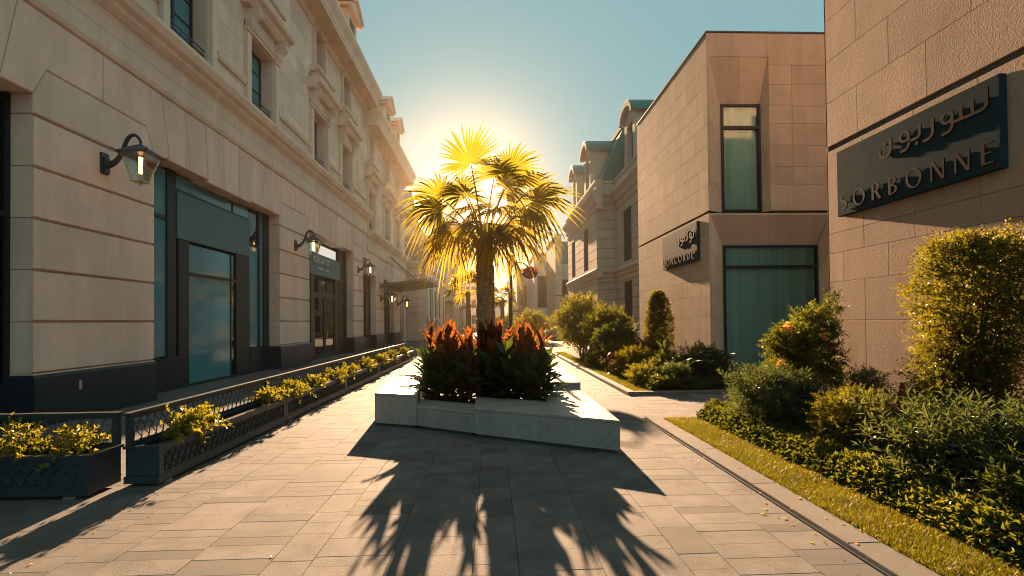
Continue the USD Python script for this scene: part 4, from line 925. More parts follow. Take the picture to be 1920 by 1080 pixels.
# ------------------------------------------------------------------ stone bench planter
bp = thing('bench_planter', 'angular veined stone planter with seat blocks round the palm', 'planter')
def seat(poly, h, name, n=1):
    base = inset(poly, .05); mb = MB(); mb.prism(base, 'z', 0, .041); mb.build('plinth', 'joint', bp)
    mb = MB(); chamfered(mb, poly, 'z', .042, h - .034, 0, .003); mb.build(name, 'marble', bp)
    mb = MB(); chamfered(mb, inset(poly, -.003), 'z', h - .030, h, 0, .004); mb.build(name + '_top', 'marble', bp)
seat([(-1.83, 8.06), (-1.14, 7.76), (-1.24, 9.0), (-1.40, 10.2), (-2.0, 10.3)], .50, 'left_seat'.replace('left_', 'end_'))
seat([(-1.139, 7.775), (-.253, 7.165), (-.262, 7.86), (-1.19, 8.46)], .335, 'low_wall')
seat([(-.25, 7.13), (1.51, 6.05), (1.525, 9.03), (1.02, 9.03), (.80, 7.62), (-.258, 8.18)], .40, 'long_seat')
seat([(1.0, 9.04), (1.56, 9.04), (1.60, 12.0), (1.05, 12.0)], .50, 'back_seat')
seat([(-2.0, 10.32), (-1.41, 10.22), (-1.3, 11.6), (1.04, 11.6), (1.04, 12.0), (-2.0, 12.0)], .40, 'back_wall')
mb = MB(); mb.prism([(-1.17, 8.47), (-.26, 7.88), (-.26, 8.2), (.79, 7.64), (1.0, 9.03), (1.03, 11.58), (-1.29, 11.58), (-1.22, 9.0)], 'z', .02, .29); mb.build('soil', 'soil', bp)

# ------------------------------------------------------------------ palm
def fan_frond(base, hub, axis, nrm, R, r, nb=34, span=118, droop=.25):
    """One fan leaf: petiole from base to hub, then a fan of folded segments about axis in the plane normal to nrm."""
    base, hub = np.array(base, float), np.array(hub, float)
    a = np.array(axis, float); a /= np.linalg.norm(a); n = np.array(nrm, float); n -= a * (n @ a); n /= np.linalg.norm(n); s = np.cross(n, a)
    V, F = [], []; cnt = 0
    th = np.radians(np.linspace(-span, span, nb)); dth = th[1] - th[0]
    for k, t in enumerate(th):
        d = a * np.cos(t) + s * np.sin(t)
        ln = R * (.55 if r.random() < .04 else 1) * (1 - .28 * (abs(t) / np.radians(span)) ** 2) * r.uniform(.9, 1.06)
        e = np.cross(n, d)
        st = np.array([0.03, .25, .48, .62, .78, .92, 1.0]) * ln
        hw = np.where(st < .5 * ln, st * np.tan(dth / 2) * 1.04, .5 * ln * np.tan(dth / 2) * (1 - ((st - .5 * ln) / (.5 * ln)) ** 1.3)); hw = np.maximum(hw, .0012)
        dr = droop * (st / R) ** 2.6 * R * r.uniform(.6, 1.5); cup = .10 * np.sin(st / R * np.pi) * R * .5
        sway = r.normal(0, .05) * (np.maximum(st - .5 * ln, 0)) + 0
        ctr = hub + st[:, None] * d + (cup - .16 * (1 - np.cos(t)) * st / R * R * .6)[:, None] * n + sway[:, None] * e; ctr[:, 2] -= dr
        rid = hw[:, None] * .55 * n
        l, q = ctr - hw[:, None] * e, ctr + hw[:, None] * e
        v = np.stack([l, ctr + rid, q], 1).reshape(-1, 3); m_ = len(st)
        for i in range(m_ - 1):
            o = cnt + i * 3; F += [[o, o + 1, o + 4], [o, o + 4, o + 3], [o + 1, o + 2, o + 5], [o + 1, o + 5, o + 4]]
        V.append(v); cnt += len(v)
    return np.vstack(V), np.array(F)
PALM = (-.13, 9.45)
pm = thing('palm_tree', 'fan palm with golden backlit fronds in the middle of the street', 'palm tree', (PALM[0], PALM[1], 0))
r = np.random.default_rng(21)
zt = np.linspace(.25, 3.12, 60); a = np.arange(28) * 2 * np.pi / 28
rad0 = np.interp(zt, [.25, .6, 1.6, 2.4, 2.9, 3.12], [.195, .172, .152, .146, .138, .08])
V = []
for i, z in enumerate(zt):
    n1 = meshkit.fbm(np.stack([np.cos(a) * 3, np.sin(a) * 3, np.full(28, z * 9)], 1), 3, 5) - .5
    V.append(np.stack([rad0[i] * (1 + .10 * n1) * np.cos(a) + .02 * np.sin(z), rad0[i] * (1 + .10 * n1) * np.sin(a), np.full(28, z)], 1))
j = np.arange(28); F = np.vstack([np.stack([i * 28 + j, i * 28 + (j + 1) % 28, (i + 1) * 28 + (j + 1) % 28, (i + 1) * 28 + j], 1) for i in range(59)])
mb = MB(); mb.add(np.vstack(V), F); trunk = mb.build('trunk', 'bark', pm, smooth=True)
for k in range(64):   # old leaf bases in two crossing spirals
    z = .55 + k * .040; t = k * 2.399; rr = np.interp(z, zt, rad0) + .004
    u = np.array([np.cos(t), np.sin(t), 0]); s = np.array([-np.sin(t), np.cos(t), 0]); c = u * rr + [.02 * np.sin(z), 0, z]; g = .07; o = .018 if z < 2.5 else .03
    mb = MB(); mb.hexa([c - s * g * 1.15 - u * .03 + [0, 0, -.09], c + s * g * 1.15 - u * .03 + [0, 0, -.09], c + s * g * 1.15 + u * .006 + [0, 0, -.09], c - s * g * 1.15 + u * .006 + [0, 0, -.09],
                        c - s * g * .45 - u * .03 + [0, 0, .11], c + s * g * .45 - u * .03 + [0, 0, .11], c + s * g * .45 + u * o + [0, 0, .09], c - s * g * .45 + u * o + [0, 0, .09]])
    mb.build('leaf_base', 'bark', trunk)
TOP = np.array([.0, 0, 3.08])
fr = [  # hub offset (x, y, z), fan radius, droop, dry
    ((-.22, -.15, 1.25), .86, .10, 0), ((.20, .55, 1.20), .78, .16, 0), ((.50, -.1, 1.12), .76, .15, 0), ((.90, .1, .92), .80, .25, 0), ((.88, -.35, .58), 1.0, .32, 0), ((.80, .5, .45), .85, .4, 0),
    ((-.78, .1, .74), .86, .25, 0), ((-.74, -.35, .42), .92, .42, 0), ((-.70, .45, .30), .80, .4, 0), ((-.52, -.35, .06), .74, .4, 1), ((.58, -.35, .20), .76, .38, 1), ((.66, .35, .12), .70, .42, 1),
    ((.22, -.60, .40), .74, .45, 0), ((-.26, -.55, .62), .70, .4, 0), ((.10, -.50, -.05), .62, .6, 1), ((-.34, .2, -.12), .60, .45, 1), ((.40, .1, -.12), .62, .45, 1), ((-.14, .70, .6), .80, .4, 0), ((.28, .70, .4), .74, .5, 0),
    ((-.42, .5, .95), .7, .2, 0), ((-.80, .35, .12), .62, .45, 1), ((.40, -.50, .78), .62, .35, 0), ((.02, -.62, .22), .78, .45, 0), ((-.36, -.52, .22), .80, .45, 0), ((.36, -.55, .20), .80, .45, 0), ((.0, .55, .30), .78, .4, 0), ((-.30, .55, .62), .75, .35, 0), ((.55, .4, .75), .75, .35, 0)]
for hub, R, droop, dry in fr:
    hub = np.array(hub) * [1.0, 1.0, 1.0 + .1 * (hub[2] > .4)]; h = TOP + hub
    d0 = hub / np.linalg.norm(hub); axis = d0 + np.array([0, 0, -.35 - .5 * (hub[2] < .3)]) + r.normal(0, .08, 3)
    side = np.cross(d0, [0, 0, 1]); side /= np.linalg.norm(side) + 1e-9
    nrm = np.cross(side, axis) + r.normal(0, .30, 3)
    if nrm[2] < 0: nrm = -nrm
    nrm = nrm / np.linalg.norm(nrm) * (.40 if hub[2] > .6 else .70) + np.array([.18 * np.sign(hub[0]), -1.0, .12]) * (.95 if hub[2] > .5 or r.random() < .75 else .1)
    v, f = fan_frond(TOP, h, axis, nrm, R, r, 36, r.uniform(98, 122), droop * 1.35)
    mb = MB(); mb.add(v, f); fp_ = mb.build('frond', 'palm_leaf_dry' if dry else 'palm_leaf', pm)
    mid = TOP + hub * .5 + [0, 0, .10]; t = np.linspace(0, 1, 7)[:, None]
    path = (1 - t) ** 2 * (TOP + hub * .06 - [0, 0, .1]) + 2 * t * (1 - t) * mid + t ** 2 * h
    mb = MB(); mb.tube(path, np.linspace(.022, .009, 7), 6); mb.build('leaf_stalk', 'palm_leaf_dry', fp_)

# ------------------------------------------------------------------ cannas in the planter
def canna_leaf(base, d, L, W, r, curl=.25):
    d = np.array(d, float); d /= np.linalg.norm(d); s = np.cross(d, [0, 0, 1]); s /= np.linalg.norm(s) + 1e-9; n = np.cross(s, d)
    st = np.array([0, .12, .3, .5, .7, .87, 1.0]); w = W * np.array([.06, .45, .92, 1.0, .75, .36, .01]) / 2
    ctr = np.array(base) + st[:, None] * L * d - (curl * L * st ** 2)[:, None] * (n if n[2] > 0 else -n)
    wav = r.normal(0, .012, 7)
    v = np.stack([ctr - w[:, None] * s + (w * .55 + wav)[:, None] * n, ctr, ctr + w[:, None] * s + (w * .55 - wav)[:, None] * n], 1).reshape(-1, 3)
    f = []
    for i in range(6): o = i * 3; f += [[o, o + 1, o + 4], [o, o + 4, o + 3], [o + 1, o + 2, o + 5], [o + 1, o + 5, o + 4]]
    return v, np.array(f)
def canna_class(name, seed, H, bronze, flower):
    r = np.random.default_rng(seed); k = klass(name)
    lean = r.normal(0, .06, 2)
    mb = MB(); mb.tube([(0, 0, 0), (lean[0] * .4, lean[1] * .4, H * .4), (lean[0], lean[1], H * .82)], [.016, .013, .007], 6); mb.build('stem', 'canna_green' if bronze < 2 else 'canna_bronze', k)
    n = 10
    for i in range(n):
        t = (i + .4) / n; z = H * (.06 + .72 * t); a = i * 2.4 + r.uniform(-.4, .4); el = np.radians(r.uniform(20, 50) + 38 * t)
        d = (np.cos(a) * np.cos(el), np.sin(a) * np.cos(el), np.sin(el)); L = r.uniform(.42, .62) * (1.05 - .35 * t); W = L * r.uniform(.28, .38)
        v, f = canna_leaf((lean[0] * t, lean[1] * t, z), d, L, W, r, .10 + .25 * (1 - t))
        mb = MB(); mb.add(v, f); mb.build('leaf', 'canna_bronze' if (bronze == 1 and t > .62) or bronze == 2 else 'canna_green', k, smooth=True)
    if flower:
        for i in range(4):
            a = i * 1.7 + r.uniform(0, 1); el = np.radians(r.uniform(68, 84)); v, f = canna_leaf((lean[0] * .9, lean[1] * .9, H * (.66 + .05 * i)), (np.cos(a) * np.cos(el), np.sin(a) * np.cos(el), np.sin(el)), r.uniform(.26, .36), .10, r, .05)
            mb = MB(); mb.add(v, f); mb.build('leaf', 'canna_flower', k, smooth=True)
    if flower > 1:
        pts = np.array([(lean[0] + r.normal(0, .02), lean[1] + r.normal(0, .02), H * (.86 + .1 * i / 5)) for i in range(6)]); v, f = flowers(pts, r, .085, 5)
        mb = MB(); mb.add(v, f); mb.build('flower', 'canna_flower', k)
    return k
cls = [canna_class(f'canna_kind_{c}', 30 + i, *p) for i, (c, p) in enumerate(zip(('tall', 'green', 'bronze', 'low', 'mixed', 'dark'), ((1.16, 1, 1), (.95, 0, 0), (1.02, 2, 0), (.72, 0, 0), (1.08, 1, 0), (.88, 0, 0))))]
clab = ['tall canna with glowing upright orange leaves at its tip, round the palm', 'dark green canna without red leaves in the planter round the palm', 'all-bronze canna in the planter round the palm', 'low dark green canna at the front of the palm planter', 'canna with bronze spreading top leaves in the palm planter', 'broad dark green canna filling the palm planter']
area = Polygon([(-1.12, 8.62), (-.3, 8.08), (-.2, 8.35), (.78, 7.80), (.95, 9.0), (.98, 11.4), (-1.2, 11.4), (-1.15, 9.1)])
pts = []; rr = np.random.default_rng(5); tries = 0
while len(pts) < 76 and tries < 9000:
    tries += 1; p = (rr.uniform(-1.25, 1.0), rr.uniform(7.7, 11.4) if len(pts) > 58 else rr.uniform(7.7, 9.5))
    if area.contains(Point(p)) and all((p[0] - q[0]) ** 2 + (p[1] - q[1]) ** 2 > .125 ** 2 for q in pts) and (p[0] - PALM[0]) ** 2 + (p[1] - PALM[1]) ** 2 > .3 ** 2: pts.append(p)
for x, y in pts:
    edge = area.exterior.distance(Point(x, y))
    w = [2.3, 1, 1.0, 0, 2.5, 1.0] if edge > .2 else [.7, 1.5, .4, 2.6, .9, 1.8]
    k = rr.choice(6, p=np.array(w) / sum(w))
    copy(cls[k], 'canna_plant', clab[k], 'canna', (x, y, .28), rr.uniform(0, 360), float(rr.uniform(.88, 1.12)), 'cannas round the palm: ' + ('tall flowering', 'plain green', 'bronze', 'low green', 'red-topped', 'broad green')[k])

# ------------------------------------------------------------------ gardens
gs = MB(); gs.box(2.701, 8.0, 1.0, 8.029, -.02, .02); gs.box(3.031, 8.0, 10.901, 30, -.02, .03); gs.build('garden_soil', 'soil', kind='structure')
gt = MB(); gt.box(2.702, 3.30, 1.0, 8.025, .021, .026); gt.build('turf_base', 'turf_soil', kind='structure')
gt = MB(); gt.box(3.032, 3.50, 10.902, 26, .031, .036); gt.build('turf_base', 'turf_soil', kind='structure')
def grass(lab, x0, x1, y0, y1, z, n, seed):
    r = np.random.default_rng(seed); x = r.uniform(x0, x1, n); y = r.uniform(y0, y1, n); h = r.uniform(.018, .05, n) * (.7 + .6 * meshkit.fbm(np.stack([x * 3, y * 3, 0 * x], 1), 3, 2)); w = r.uniform(.002, .0042, n) * 1.3; a = r.uniform(0, 6.28, n)
    tilt = r.normal(0, .5, (n, 2)) * h[:, None]; dx, dy = np.cos(a) * w, np.sin(a) * w
    v = np.stack([np.stack([x - dx, y - dy, np.full(n, z)], 1), np.stack([x + dx, y + dy, np.full(n, z)], 1), np.stack([x + tilt[:, 0], y + tilt[:, 1], z + h], 1)], 1).reshape(-1, 3)
    mb = MB(); mb.add(v, np.arange(3 * n).reshape(-1, 3)); mb.build('grass', 'grass_blade', label=lab, cat='grass', kind='stuff')
grass('strip of short golden-green turf between the near kerb and the low hedge', 2.695, 3.30, 2.2, 8.03, .022, 70000, 1)
grass('narrow strip of turf along the far garden kerb', 3.03, 3.50, 10.9, 25, .032, 42000, 2)
def ground_cover(lab, x0, x1, y0, y1, z, h, n, m_, L, seed, cat='hedge'):
    r = np.random.default_rng(seed); x = r.uniform(x0, x1, n); y = r.uniform(y0, y1, n)
    ex = np.minimum(x - x0, x1 - x) / ((x1 - x0) / 2); hump = np.clip(ex * 2.2, 0, 1) ** .6
    hh = h * hump * (.55 + .75 * meshkit.fbm(np.stack([x * 4, y * 4, 0 * x], 1), 3, 4)); t = r.random(n) ** .45
    c = np.stack([x, y, z + hh * t], 1); d = rdir(n, r) + [0, 0, .5]; nn = rdir(n, r) * .8 + [0, 0, 1.0]
    v, f = leaves(c, d, nn, L * r.uniform(.7, 1.3, n), L * .6, r); mb = MB(); mb.add(v, f); mb.build('ground_cover', m_, label=lab, cat=cat, kind='stuff')
ground_cover('low leafy ground cover edging the near turf', 3.22, 3.85, 2.2, 8.0, .02, .26, 26000, 'green_leaf', .055, 3)
ground_cover('low leafy ground cover edging the far turf', 3.42, 4.2, 10.95, 20, .03, .30, 22000, 'green_leaf', .06, 4)
ground_cover('dark low ground cover in front of the curtained villa', 4.2, 7.5, 10.95, 11.7, .03, .22, 14000, 'deep_leaf', .06, 5)
ground_cover('leafy dark undergrowth filling the near bed between the shrubs', 3.7, 5.45, 2.4, 7.9, .02, .22, 26000, 'deep_leaf', .07, 6)
ground_cover('leafy dark undergrowth filling the far bed between the shrubs', 4.0, 5.45, 11.6, 22, .03, .45, 22000, 'deep_leaf', .08, 7)

# tall golden columnar shrub
def col_parts(r):
    out = []
    def prof(p):
        z = p[:, 2]; rad = np.interp(z, [.25, .5, 1.0, 1.5, 1.9, 2.2, 2.45, 2.6], [.22, .38, .36, .42, .48, .42, .26, .08]) * (1 + .95 * (meshkit.fbm(np.stack([np.arctan2(p[:, 1], p[:, 0]) * 1.3, z * 2.2, 0 * z], 1), 3, 9) - .5) * 2)
        return rad
    n = 3000; z = r.uniform(.22, 2.42, n); a_ = r.uniform(0, 2 * np.pi, n); t = np.where(r.random(n) < .22, r.random(n) * .8, .62 + .36 * r.random(n) ** .6)
    q = np.stack([np.cos(a_), np.sin(a_), z], 1); rad = prof(q) * t; p = np.stack([rad * np.cos(a_) + .12 * (z - 1.2), rad * np.sin(a_), z], 1)
    u = np.stack([np.cos(a_), np.sin(a_), 0 * a_ + .25], 1)
    v, f = sprigs(p, u + rdir(n, r) * .7 + [0, 0, .15], 9, .21, .044, .025, r); out.append(('leaves', 'gold_leaf', v, f))
    k = r.choice(n, 600); q2 = p[k] * [.62, .62, 1]; v, f = sprigs(q2, u[k] + rdir(600, r), 8, .16, .055, .034, r); out.append(('inner_leaves', 'gold_leaf', v, f))
    pp = p[r.choice(n, 12)] * [1.04, 1.04, 1]; v, f = flowers(pp, r, .035); out.append(('blossom', 'petal_pink', v, f))
    return out
shrub('columnar_shrub', 'tall golden-leaved columnar shrub against the granite wall at the right edge', 'shrub', col_parts, (4.93, 5.15, 0), None, 9, 2.0, .022, .25, seed=3)
def round_parts(r):
    v, f = crown(13000, (.40, .40, .37), (0, 0, .46), r, .032, .020, .22, .6, 1.8, shoot=.13)
    return [('leaves', 'gold_leaf', v, f)]
shrub('round_shrub', 'clipped round shrub in front of the tall golden shrub', 'shrub', round_parts, (3.93, 5.45, 0), None, 6, .35, .012, .2, seed=4)
def tecoma_parts(r):
    V, F = [], []; o = 0
    blobs = [((0, 0, 1.05), (.55, .5, .50), 6500), ((-.30, -.1, 1.25), (.32, .3, .26), 2000), ((.22, .1, 1.50), (.35, .35, .30), 2400), ((-.25, .05, .75), (.40, .35, .30), 2200), ((.30, -.05, .6), (.35, .35, .4), 2000), ((.5, .1, 1.75), (.07, .07, .28), 350)]
    for c, rad, n in blobs:
        v, f = crown(n, rad, c, r, .065, .026, .35, .35, 2.0, .2); V.append(v); F.append(f + o); o += len(v)
    out = [('leaves', 'green_leaf', np.vstack(V), np.vstack(F))]
    pts = []
    for c in ((-.46, -.32, 1.46), (.05, -.38, 1.34), (-.50, -.25, .92), (.02, -.42, .60)): pts += [np.array(c) + r.normal(0, .035, 3) for _ in range(16)]
    v, f = flowers(np.array(pts), r, .045); out.append(('blossom', 'petal_yellow', v, f)); return out
shrub('flowering_shrub', 'loose shrub with yellow-orange flower clusters by the villa corner', 'shrub', tecoma_parts, (4.72, 7.55, 0), None, 9, 1.2, .014, .45, seed=5)
def narrow_parts(n, rad, cen, L, W, m_, blue=0, lump=.3):
    def f_(r):
        v, f = crown(n, rad, cen, r, L, W, lump, .3, 1.8, .8, keep=lambda p: p[:, 2] > 0); out = [('leaves', m_, v, f)]
        if blue:
            u = rdir(blue, r); u[:, 2] = np.abs(u[:, 2]); u[:, 1] = -np.abs(u[:, 1]); p = np.array(cen) + u * np.array(rad) * 1.02; v, f = flowers(p, r, .032, 5); out.append(('blossom', 'petal_blue', v, f))
        return out
    return f_
shrub('narrow_leaf_shrub', 'dense narrow-leaved shrub below the yellow flowering shrub', 'shrub', narrow_parts(15000, (.62, .66, .52), (0, 0, .42), .085, .019, 'grey_leaf', 8, .6), (3.92, 6.95, 0), None, 14, .6, .008, .4, seed=6)
shrub('blue_flower_shrub', 'narrow-leaved shrub with blue flowers at the lower right, below the golden shrub', 'shrub', narrow_parts(13000, (.66, .8, .50), (0, 0, .28), .11, .024, 'grey_leaf', 14, .7), (4.15, 4.35, 0), None, 16, .55, .008, .5, seed=7)
shrub('narrow_leaf_shrub', 'pale narrow-leaved shrub between the round shrub and the granite wall', 'shrub', narrow_parts(6000, (.45, .5, .36), (0, 0, .3), .08, .018, 'grey_leaf', 3), (4.55, 4.85, 0), None, 10, .5, .007, .4, seed=8)
shrub('narrow_leaf_shrub', 'dark leafy shrub in the corner at the bottom right of the view', 'shrub', narrow_parts(9000, (.6, .7, .36), (0, 0, .2), .085, .03, 'deep_leaf', 2), (4.05, 3.4, 0), None, 10, .4, .007, .5, seed=9)
shrub('grey_shrub', 'small grey-leaved shrub at the foot of the granite wall', 'shrub', narrow_parts(3000, (.30, .3, .32), (0, 0, .62), .05, .016, 'grey_leaf'), (5.05, 6.75, 0), None, 9, .7, .007, .22, seed=10)
ck = canna_class('canna_kind_wall', 77, .85, 2, 0)
copy(ck, 'canna_plant', 'dark bronze canna standing by the granite wall left of the golden shrub', 'canna', (5.0, 6.1, 0), 40, .9)
def wisps(r):
    V, F, o = [], [], 0; mb = []
    for i in range(34):
        p = np.array([[r.uniform(-.75, .75), r.uniform(-1.6, 1.6), r.uniform(.25, .5)]]); v, f = sprigs(p, np.array([[r.normal(0, .25), r.normal(0, .25), 1.0]]), 14, r.uniform(.3, .5), .085, .02, r, 1.1); V.append(v); F.append(f + o); o += len(v)
    return [('leaves', 'grey_leaf', np.vstack(V), np.vstack(F))]
shrub('wispy_plant', 'scattered upright leafy shoots rising out of the near bed undergrowth', 'plant', wisps, (4.75, 5.0, 0), None, 30, .4, .005, .9, seed=23)
# far garden
def bush_parts(n, rad, cen, L, W, m_, lump=.3, fl=0):
    def f_(r):
        v, f = crown(n, rad, cen, r, L, W, lump, .4, 1.7, .3, keep=lambda p: p[:, 2] > .02); out = [('leaves', m_, v, f)]
        if fl:
            p = np.array(cen) + rdir(fl, r) * np.array(rad); v, f = flowers(p, r, .06); out.append(('blossom', 'petal_yellow', v, f))
        return out
    return f_
shrub('bush', 'big yellow-green bush left of the mansard villa door', 'shrub', bush_parts(14000, (1.15, 1.3, 1.35), (0, 0, 1.45), .11, .055, 'yellow_leaf', .35), (3.95, 22.5, 0), None, 10, 1.8, .03, .8, seed=11)
shrub('bush', 'green bush with pale shoots in front of the mansard villa', 'shrub', bush_parts(13000, (.85, .95, 1.05), (0, 0, 1.15), .10, .045, 'green_leaf', .4, 14), (4.30, 18.6, 0), None, 10, 1.5, .025, .6, seed=12)
shrub('bush', 'dark rounded bush between the two taller bushes', 'shrub', bush_parts(9000, (.7, .8, .75), (0, 0, .8), .09, .045, 'deep_leaf', .3), (4.0, 16.6, 0), None, 8, .9, .02, .5, seed=13)
shrub('bush', 'distant yellow bush behind the dark lamp post', 'shrub', bush_parts(6000, (1.4, 1.6, 1.3), (0, 0, 1.2), .16, .08, 'yellow_leaf', .3), (3.2, 40, 0), None, 8, 1.5, .03, .8, seed=14)
shrub('bush', 'far yellow bush at the street end beside the thin lamp', 'shrub', bush_parts(5000, (1.8, 1.8, 1.3), (0, 0, 1.2), .2, .1, 'yellow_leaf', .3), (1.6, 60, 0), None, 8, 1.5, .03, .8, seed=15)
def cone_parts(r):
    n = 2200; z = r.uniform(.15, 2.42, n); a_ = r.uniform(0, 2 * np.pi, n)
    rad = np.interp(z, [.1, .4, 1.0, 1.6, 2.2, 2.45], [.34, .44, .43, .37, .22, .05]) * (.45 + .5 * r.random(n) ** .35) * (1 + .3 * (meshkit.fbm(np.stack([np.cos(a_), np.sin(a_), z * 2], 1), 2, 4) - .5))
    p = np.stack([rad * np.cos(a_) + .10 * np.sin(z * .9), rad * np.sin(a_), z], 1); u = np.stack([np.cos(a_), np.sin(a_), .5 + 0 * z], 1)
    v, f = sprigs(p, u + rdir(n, r) * .6, 8, .10, .045, .022, r); v2, f2 = sprigs(p[:900] * [.5, .5, .96], u[:900] + rdir(900, r), 8, .16, .06, .04, r); return [('leaves', 'gold_leaf', v, f), ('inner_leaves', 'green_leaf', v2, f2)]
shrub('cone_topiary', 'tapering clipped topiary against the curtained villa wall', 'shrub', cone_parts, (4.82, 14.9, 0), None, 5, 1.6, .02, .15, seed=16)
def fern(name, lab, loc, seed, nf=26, L=.8, m_='fern_leaf'):
    r = np.random.default_rng(seed); t = thing(name, lab, 'fern', loc)
    for i in range(nf):
        a_ = i * 2.4 + r.uniform(-.3, .3); el = np.radians(r.uniform(48, 86)); Lf = L * r.uniform(.75, 1.15); k = 34
        s = np.linspace(0, 1, k); d = np.array([np.cos(a_) * np.cos(el), np.sin(a_) * np.cos(el), np.sin(el)]); c = s[:, None] * Lf * d; c[:, 2] -= .55 * Lf * s ** 2.2; c += [0, 0, .05]
        tan = np.gradient(c, axis=0); tan /= np.linalg.norm(tan, axis=1, keepdims=True); sd = np.cross(tan, [0, 0, 1.0]); sd /= np.linalg.norm(sd, axis=1, keepdims=True) + 1e-9
        ln = .13 * L * np.sin(np.pi * np.clip(s * .9 + .12, 0, 1)) ** .7; mb = MB(); V = []
        for sg_ in (-1, 1):
            v, f = leaves(c, sd * sg_ + tan * .5 + [0, 0, -.15], np.cross(tan, sd), ln, .022, r, .1); mb.add(v, f)
        mb.tube(c[::3], .004, 4, cap=False); mb.build('leaf', m_, t)
    return t
fern('fern', 'large soft fern before the curtained window, left of the flowering shrub', (5.12, 11.75, .05), 41, 60, 1.55)
fern('fern', 'second fern by the curtained villa corner', (4.62, 12.2, .05), 42, 40, 1.25)
fern('fern', 'pale small fern among the far ground cover in front of the topiary', (4.05, 12.6, .1), 43, 26, 1.0, 'yellow_leaf')
for i, (x, y, lab) in enumerate(((4.65, 17.2, 'bronze canna by the dark doorway left of the topiary'), (4.95, 16.4, 'second bronze canna close to the topiary'), (4.5, 13.4, 'dark canna right of the topiary below the curtained villa sign'))):
    copy(ck if i < 2 else cls[5], 'canna_plant', lab, 'canna', (x, y, .03), 70 * i, 1.25 if i < 2 else 1.1)
shrub('narrow_leaf_shrub', 'sunlit brownish shrub in the middle of the far bed', 'shrub', narrow_parts(7000, (.62, .75, .42), (0, 0, .42), .075, .028, 'gold_leaf', 0), (3.95, 14.0, 0), None, 10, .5, .008, .45, seed=17)
shrub('narrow_leaf_shrub', 'leafy shrub just behind the red hydrant', 'shrub', narrow_parts(7000, (.55, .9, .50), (0, 0, .45), .08, .035, 'green_leaf', 0), (3.9, 15.7, 0), None, 10, .5, .008, .45, seed=18)
shrub('narrow_leaf_shrub', 'grey-green shrub at the near corner of the far bed', 'shrub', narrow_parts(5000, (.45, .5, .30), (0, 0, .25), .075, .03, 'grey_leaf', 0), (4.2, 11.6, 0), None, 9, .4, .008, .35, seed=19)

rl = np.random.default_rng(77); n = 260
x = np.where(rl.random(n) < .6, rl.uniform(2.2, 3.2, n), np.where(rl.random(n) < .5, rl.uniform(-3.3, 2.4, n), rl.normal(-3.2, .08, n))); y = rl.uniform(2.6, 14, n); z = np.where((x > 2.7) & (y < 8.2), .055, np.where((x > 2.44) & (x < 2.7) & (y < 8.2), .04, .006))
v, f = leaves(np.stack([x, y, z], 1), rdir(n, rl) * [1, 1, .08], rdir(n, rl) * .25 + [0, 0, 1], rl.uniform(.02, .05, n), rl.uniform(.010, .02, n), rl, .3)
mb = MB(); mb.add(v, f); mb.build('fallen_leaves', 'palm_leaf_dry', label='small dry leaves scattered along the kerb and paving', cat='leaves', kind='stuff')
for i, (x, y, rad, h, m_, lab) in enumerate(((4.6, 13.3, .55, .62, 'green_leaf', 'leafy green shrub left of the large soft fern'), (3.75, 12.4, .42, .40, 'yellow_leaf', 'low bright yellow-green clump at the near end of the far turf strip'), (4.4, 15.4, .55, .70, 'deep_leaf', 'deep green shrub at the foot of the clipped topiary'), (5.15, 12.5, .42, .85, 'green_leaf', 'upright green shrub against the corner of the curtained villa'), (3.8, 17.6, .5, .6, 'green_leaf', 'small green shrub between the hydrant and the big bushes'))):
    shrub('bed_shrub', lab, 'shrub', narrow_parts(5000, (rad, rad * 1.2, h * .6), (0, 0, h * .6), .075, .03, m_, 0, .7), (x, y, 0), None, 9, h * .7, .008, rad * .7, seed=60 + i)
# red hydrant in the far bed
hy = thing('hydrant', 'dull red hydrant standing in the far ground cover', 'hydrant', (3.42, 14.6, .02))
mb = MB(); mb.lathe([(.001, 0), (.13, 0), (.13, .04), (.075, .06), (.07, .30), (.095, .32), (.095, .50), (.11, .51), (.11, .55), (.085, .60), (.03, .64), (.03, .69), (.001, .69)], (0, 0), 20); mb.build('barrel', 'hydrant_red', hy, smooth=30)
for s in (-1, 1):
    mb = MB(); mb.tube([(s * .06, 0, .42), (s * .16, 0, .42)], .045, 12); mb.tube([(s * .16, 0, .42), (s * .19, 0, .42)], .055, 8); mb.build('outlet', 'hydrant_red', hy)
mb = MB(); mb.tube([(0, -.06, .40), (0, -.17, .40)], .055, 12); mb.build('front_outlet', 'hydrant_red', hy)

# ------------------------------------------------------------------ lamp posts, basket, far palms
lp = thing('lamp_post', 'dark green lamp post with curled arm right of the palm trunk', 'lamp post', (.78, 21.0, 0))
mb = MB(); mb.lathe([(.15, 0), (.15, .1), (.11, .14), (.10, .9), (.075, 1.0), (.068, 3.6), (.05, 4.1), (.001, 4.15)], (0, 0), 14); mb.build('post', 'lamp_iron', lp, smooth=30)
mb = MB(); t = np.linspace(0, 1, 14); mb.tube(np.stack([t * .80, 0 * t, 3.75 + .25 * np.sin(t * np.pi)], 1), .025, 6); mb.build('basket_arm', 'lamp_iron', lp)
hb = thing('hanging_basket', 'round hanging flower basket of dark red on the lamp post arm', 'flower basket', (1.58, 21.0, 3.2))
mb = MB(); a_ = np.linspace(-np.pi / 2, 0, 9); mb.lathe([(.33 * np.cos(t), .26 * np.sin(t) + .38) for t in a_] + [(.30, .40), (.001, .36)], (0, 0), 18); mb.build('bowl', 'pink_flower_basket', hb, smooth=40)
mb = MB()
for k in range(3): mb.tube([(.30 * np.cos(k * 2.1), .30 * np.sin(k * 2.1), .38), (0, 0, .56)], .008, 4)
mb.build('chains', 'lamp_iron', hb)
rb = np.random.default_rng(8)
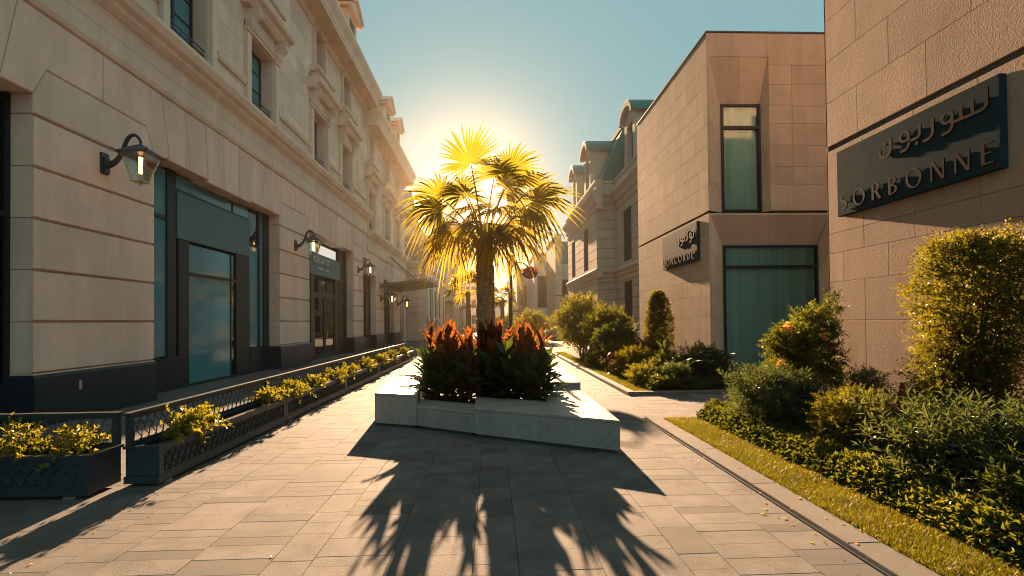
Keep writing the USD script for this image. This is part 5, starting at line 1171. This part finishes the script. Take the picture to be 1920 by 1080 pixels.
v, f = crown(1500, (.36, .36, .14), (0, 0, .42), rb, .06, .03, .3, .3); mb = MB(); mb.add(v, f); mb.build('leaves', 'red_leaf', hb)
lp2 = thing('lamp_post', 'thin distant lamp post between the palm trunk and the dark green one', 'lamp post', (.78, 42.0, 0))
mb = MB(); mb.lathe([(.13, 0), (.13, .2), (.07, .5), (.06, 3.6), (.001, 3.7)], (0, 0), 10); mb.build('post', 'lamp_iron', lp2)
mb = MB(); a_ = np.linspace(0, np.pi, 12); mb.tube(np.stack([.5 * np.cos(a_), 0 * a_, 3.9 - .35 * np.sin(a_)], 1), .03, 6); mb.build('lamp_arms', 'lamp_iron', lp2)
def far_palm(lab, loc, H, R, seed, nf=22):
    r = np.random.default_rng(seed); t = thing('far_palm', lab, 'palm tree', loc)
    mb = MB(); mb.tube([(0, 0, 0), (.03, 0, H * .5), (0, 0, H)], [.16, .13, .12], 10); mb.build('trunk', 'bark', t, smooth=True)
    for i in range(nf):
        a_ = i * 2.4; e = r.uniform(-.5, 1.2); hub = np.array([np.cos(a_) * np.cos(e), np.sin(a_) * np.cos(e), np.sin(e)]) * R * .8; d0 = hub / np.linalg.norm(hub); side = np.cross(d0, [0, 0, 1]); axis = d0 + [0, 0, -.4]; nrm = np.cross(side, axis); nrm = nrm if nrm[2] > 0 else -nrm
        v, f = fan_frond((0, 0, H), np.array([0, 0, H]) + hub, axis, nrm + r.normal(0, .2, 3), R * .75, r, 20, 110, .45)
        mb = MB(); mb.add(v, f); mb.build('frond', 'palm_leaf', t)
far_palm('smaller palm whose fronds show left of the main trunk', (-1.2, 26.0, 0), 3.1, 1.0, 51)
far_palm('distant small palm right of the main trunk, by the thin lamp post', (.75, 36.0, 0), 3.2, .85, 52)

# ------------------------------------------------------------------ haze
mat('haze', {'v': ('principled_volume', {'color': (1.0, .86, .66), 'density': .0001, 'anisotropy': .88})}, [], None, 'v.volume')
hz = MB(); hz.box(-60, 60, -20, 260, -1.05, 25); hz.build('haze', 'haze', kind='stuff')
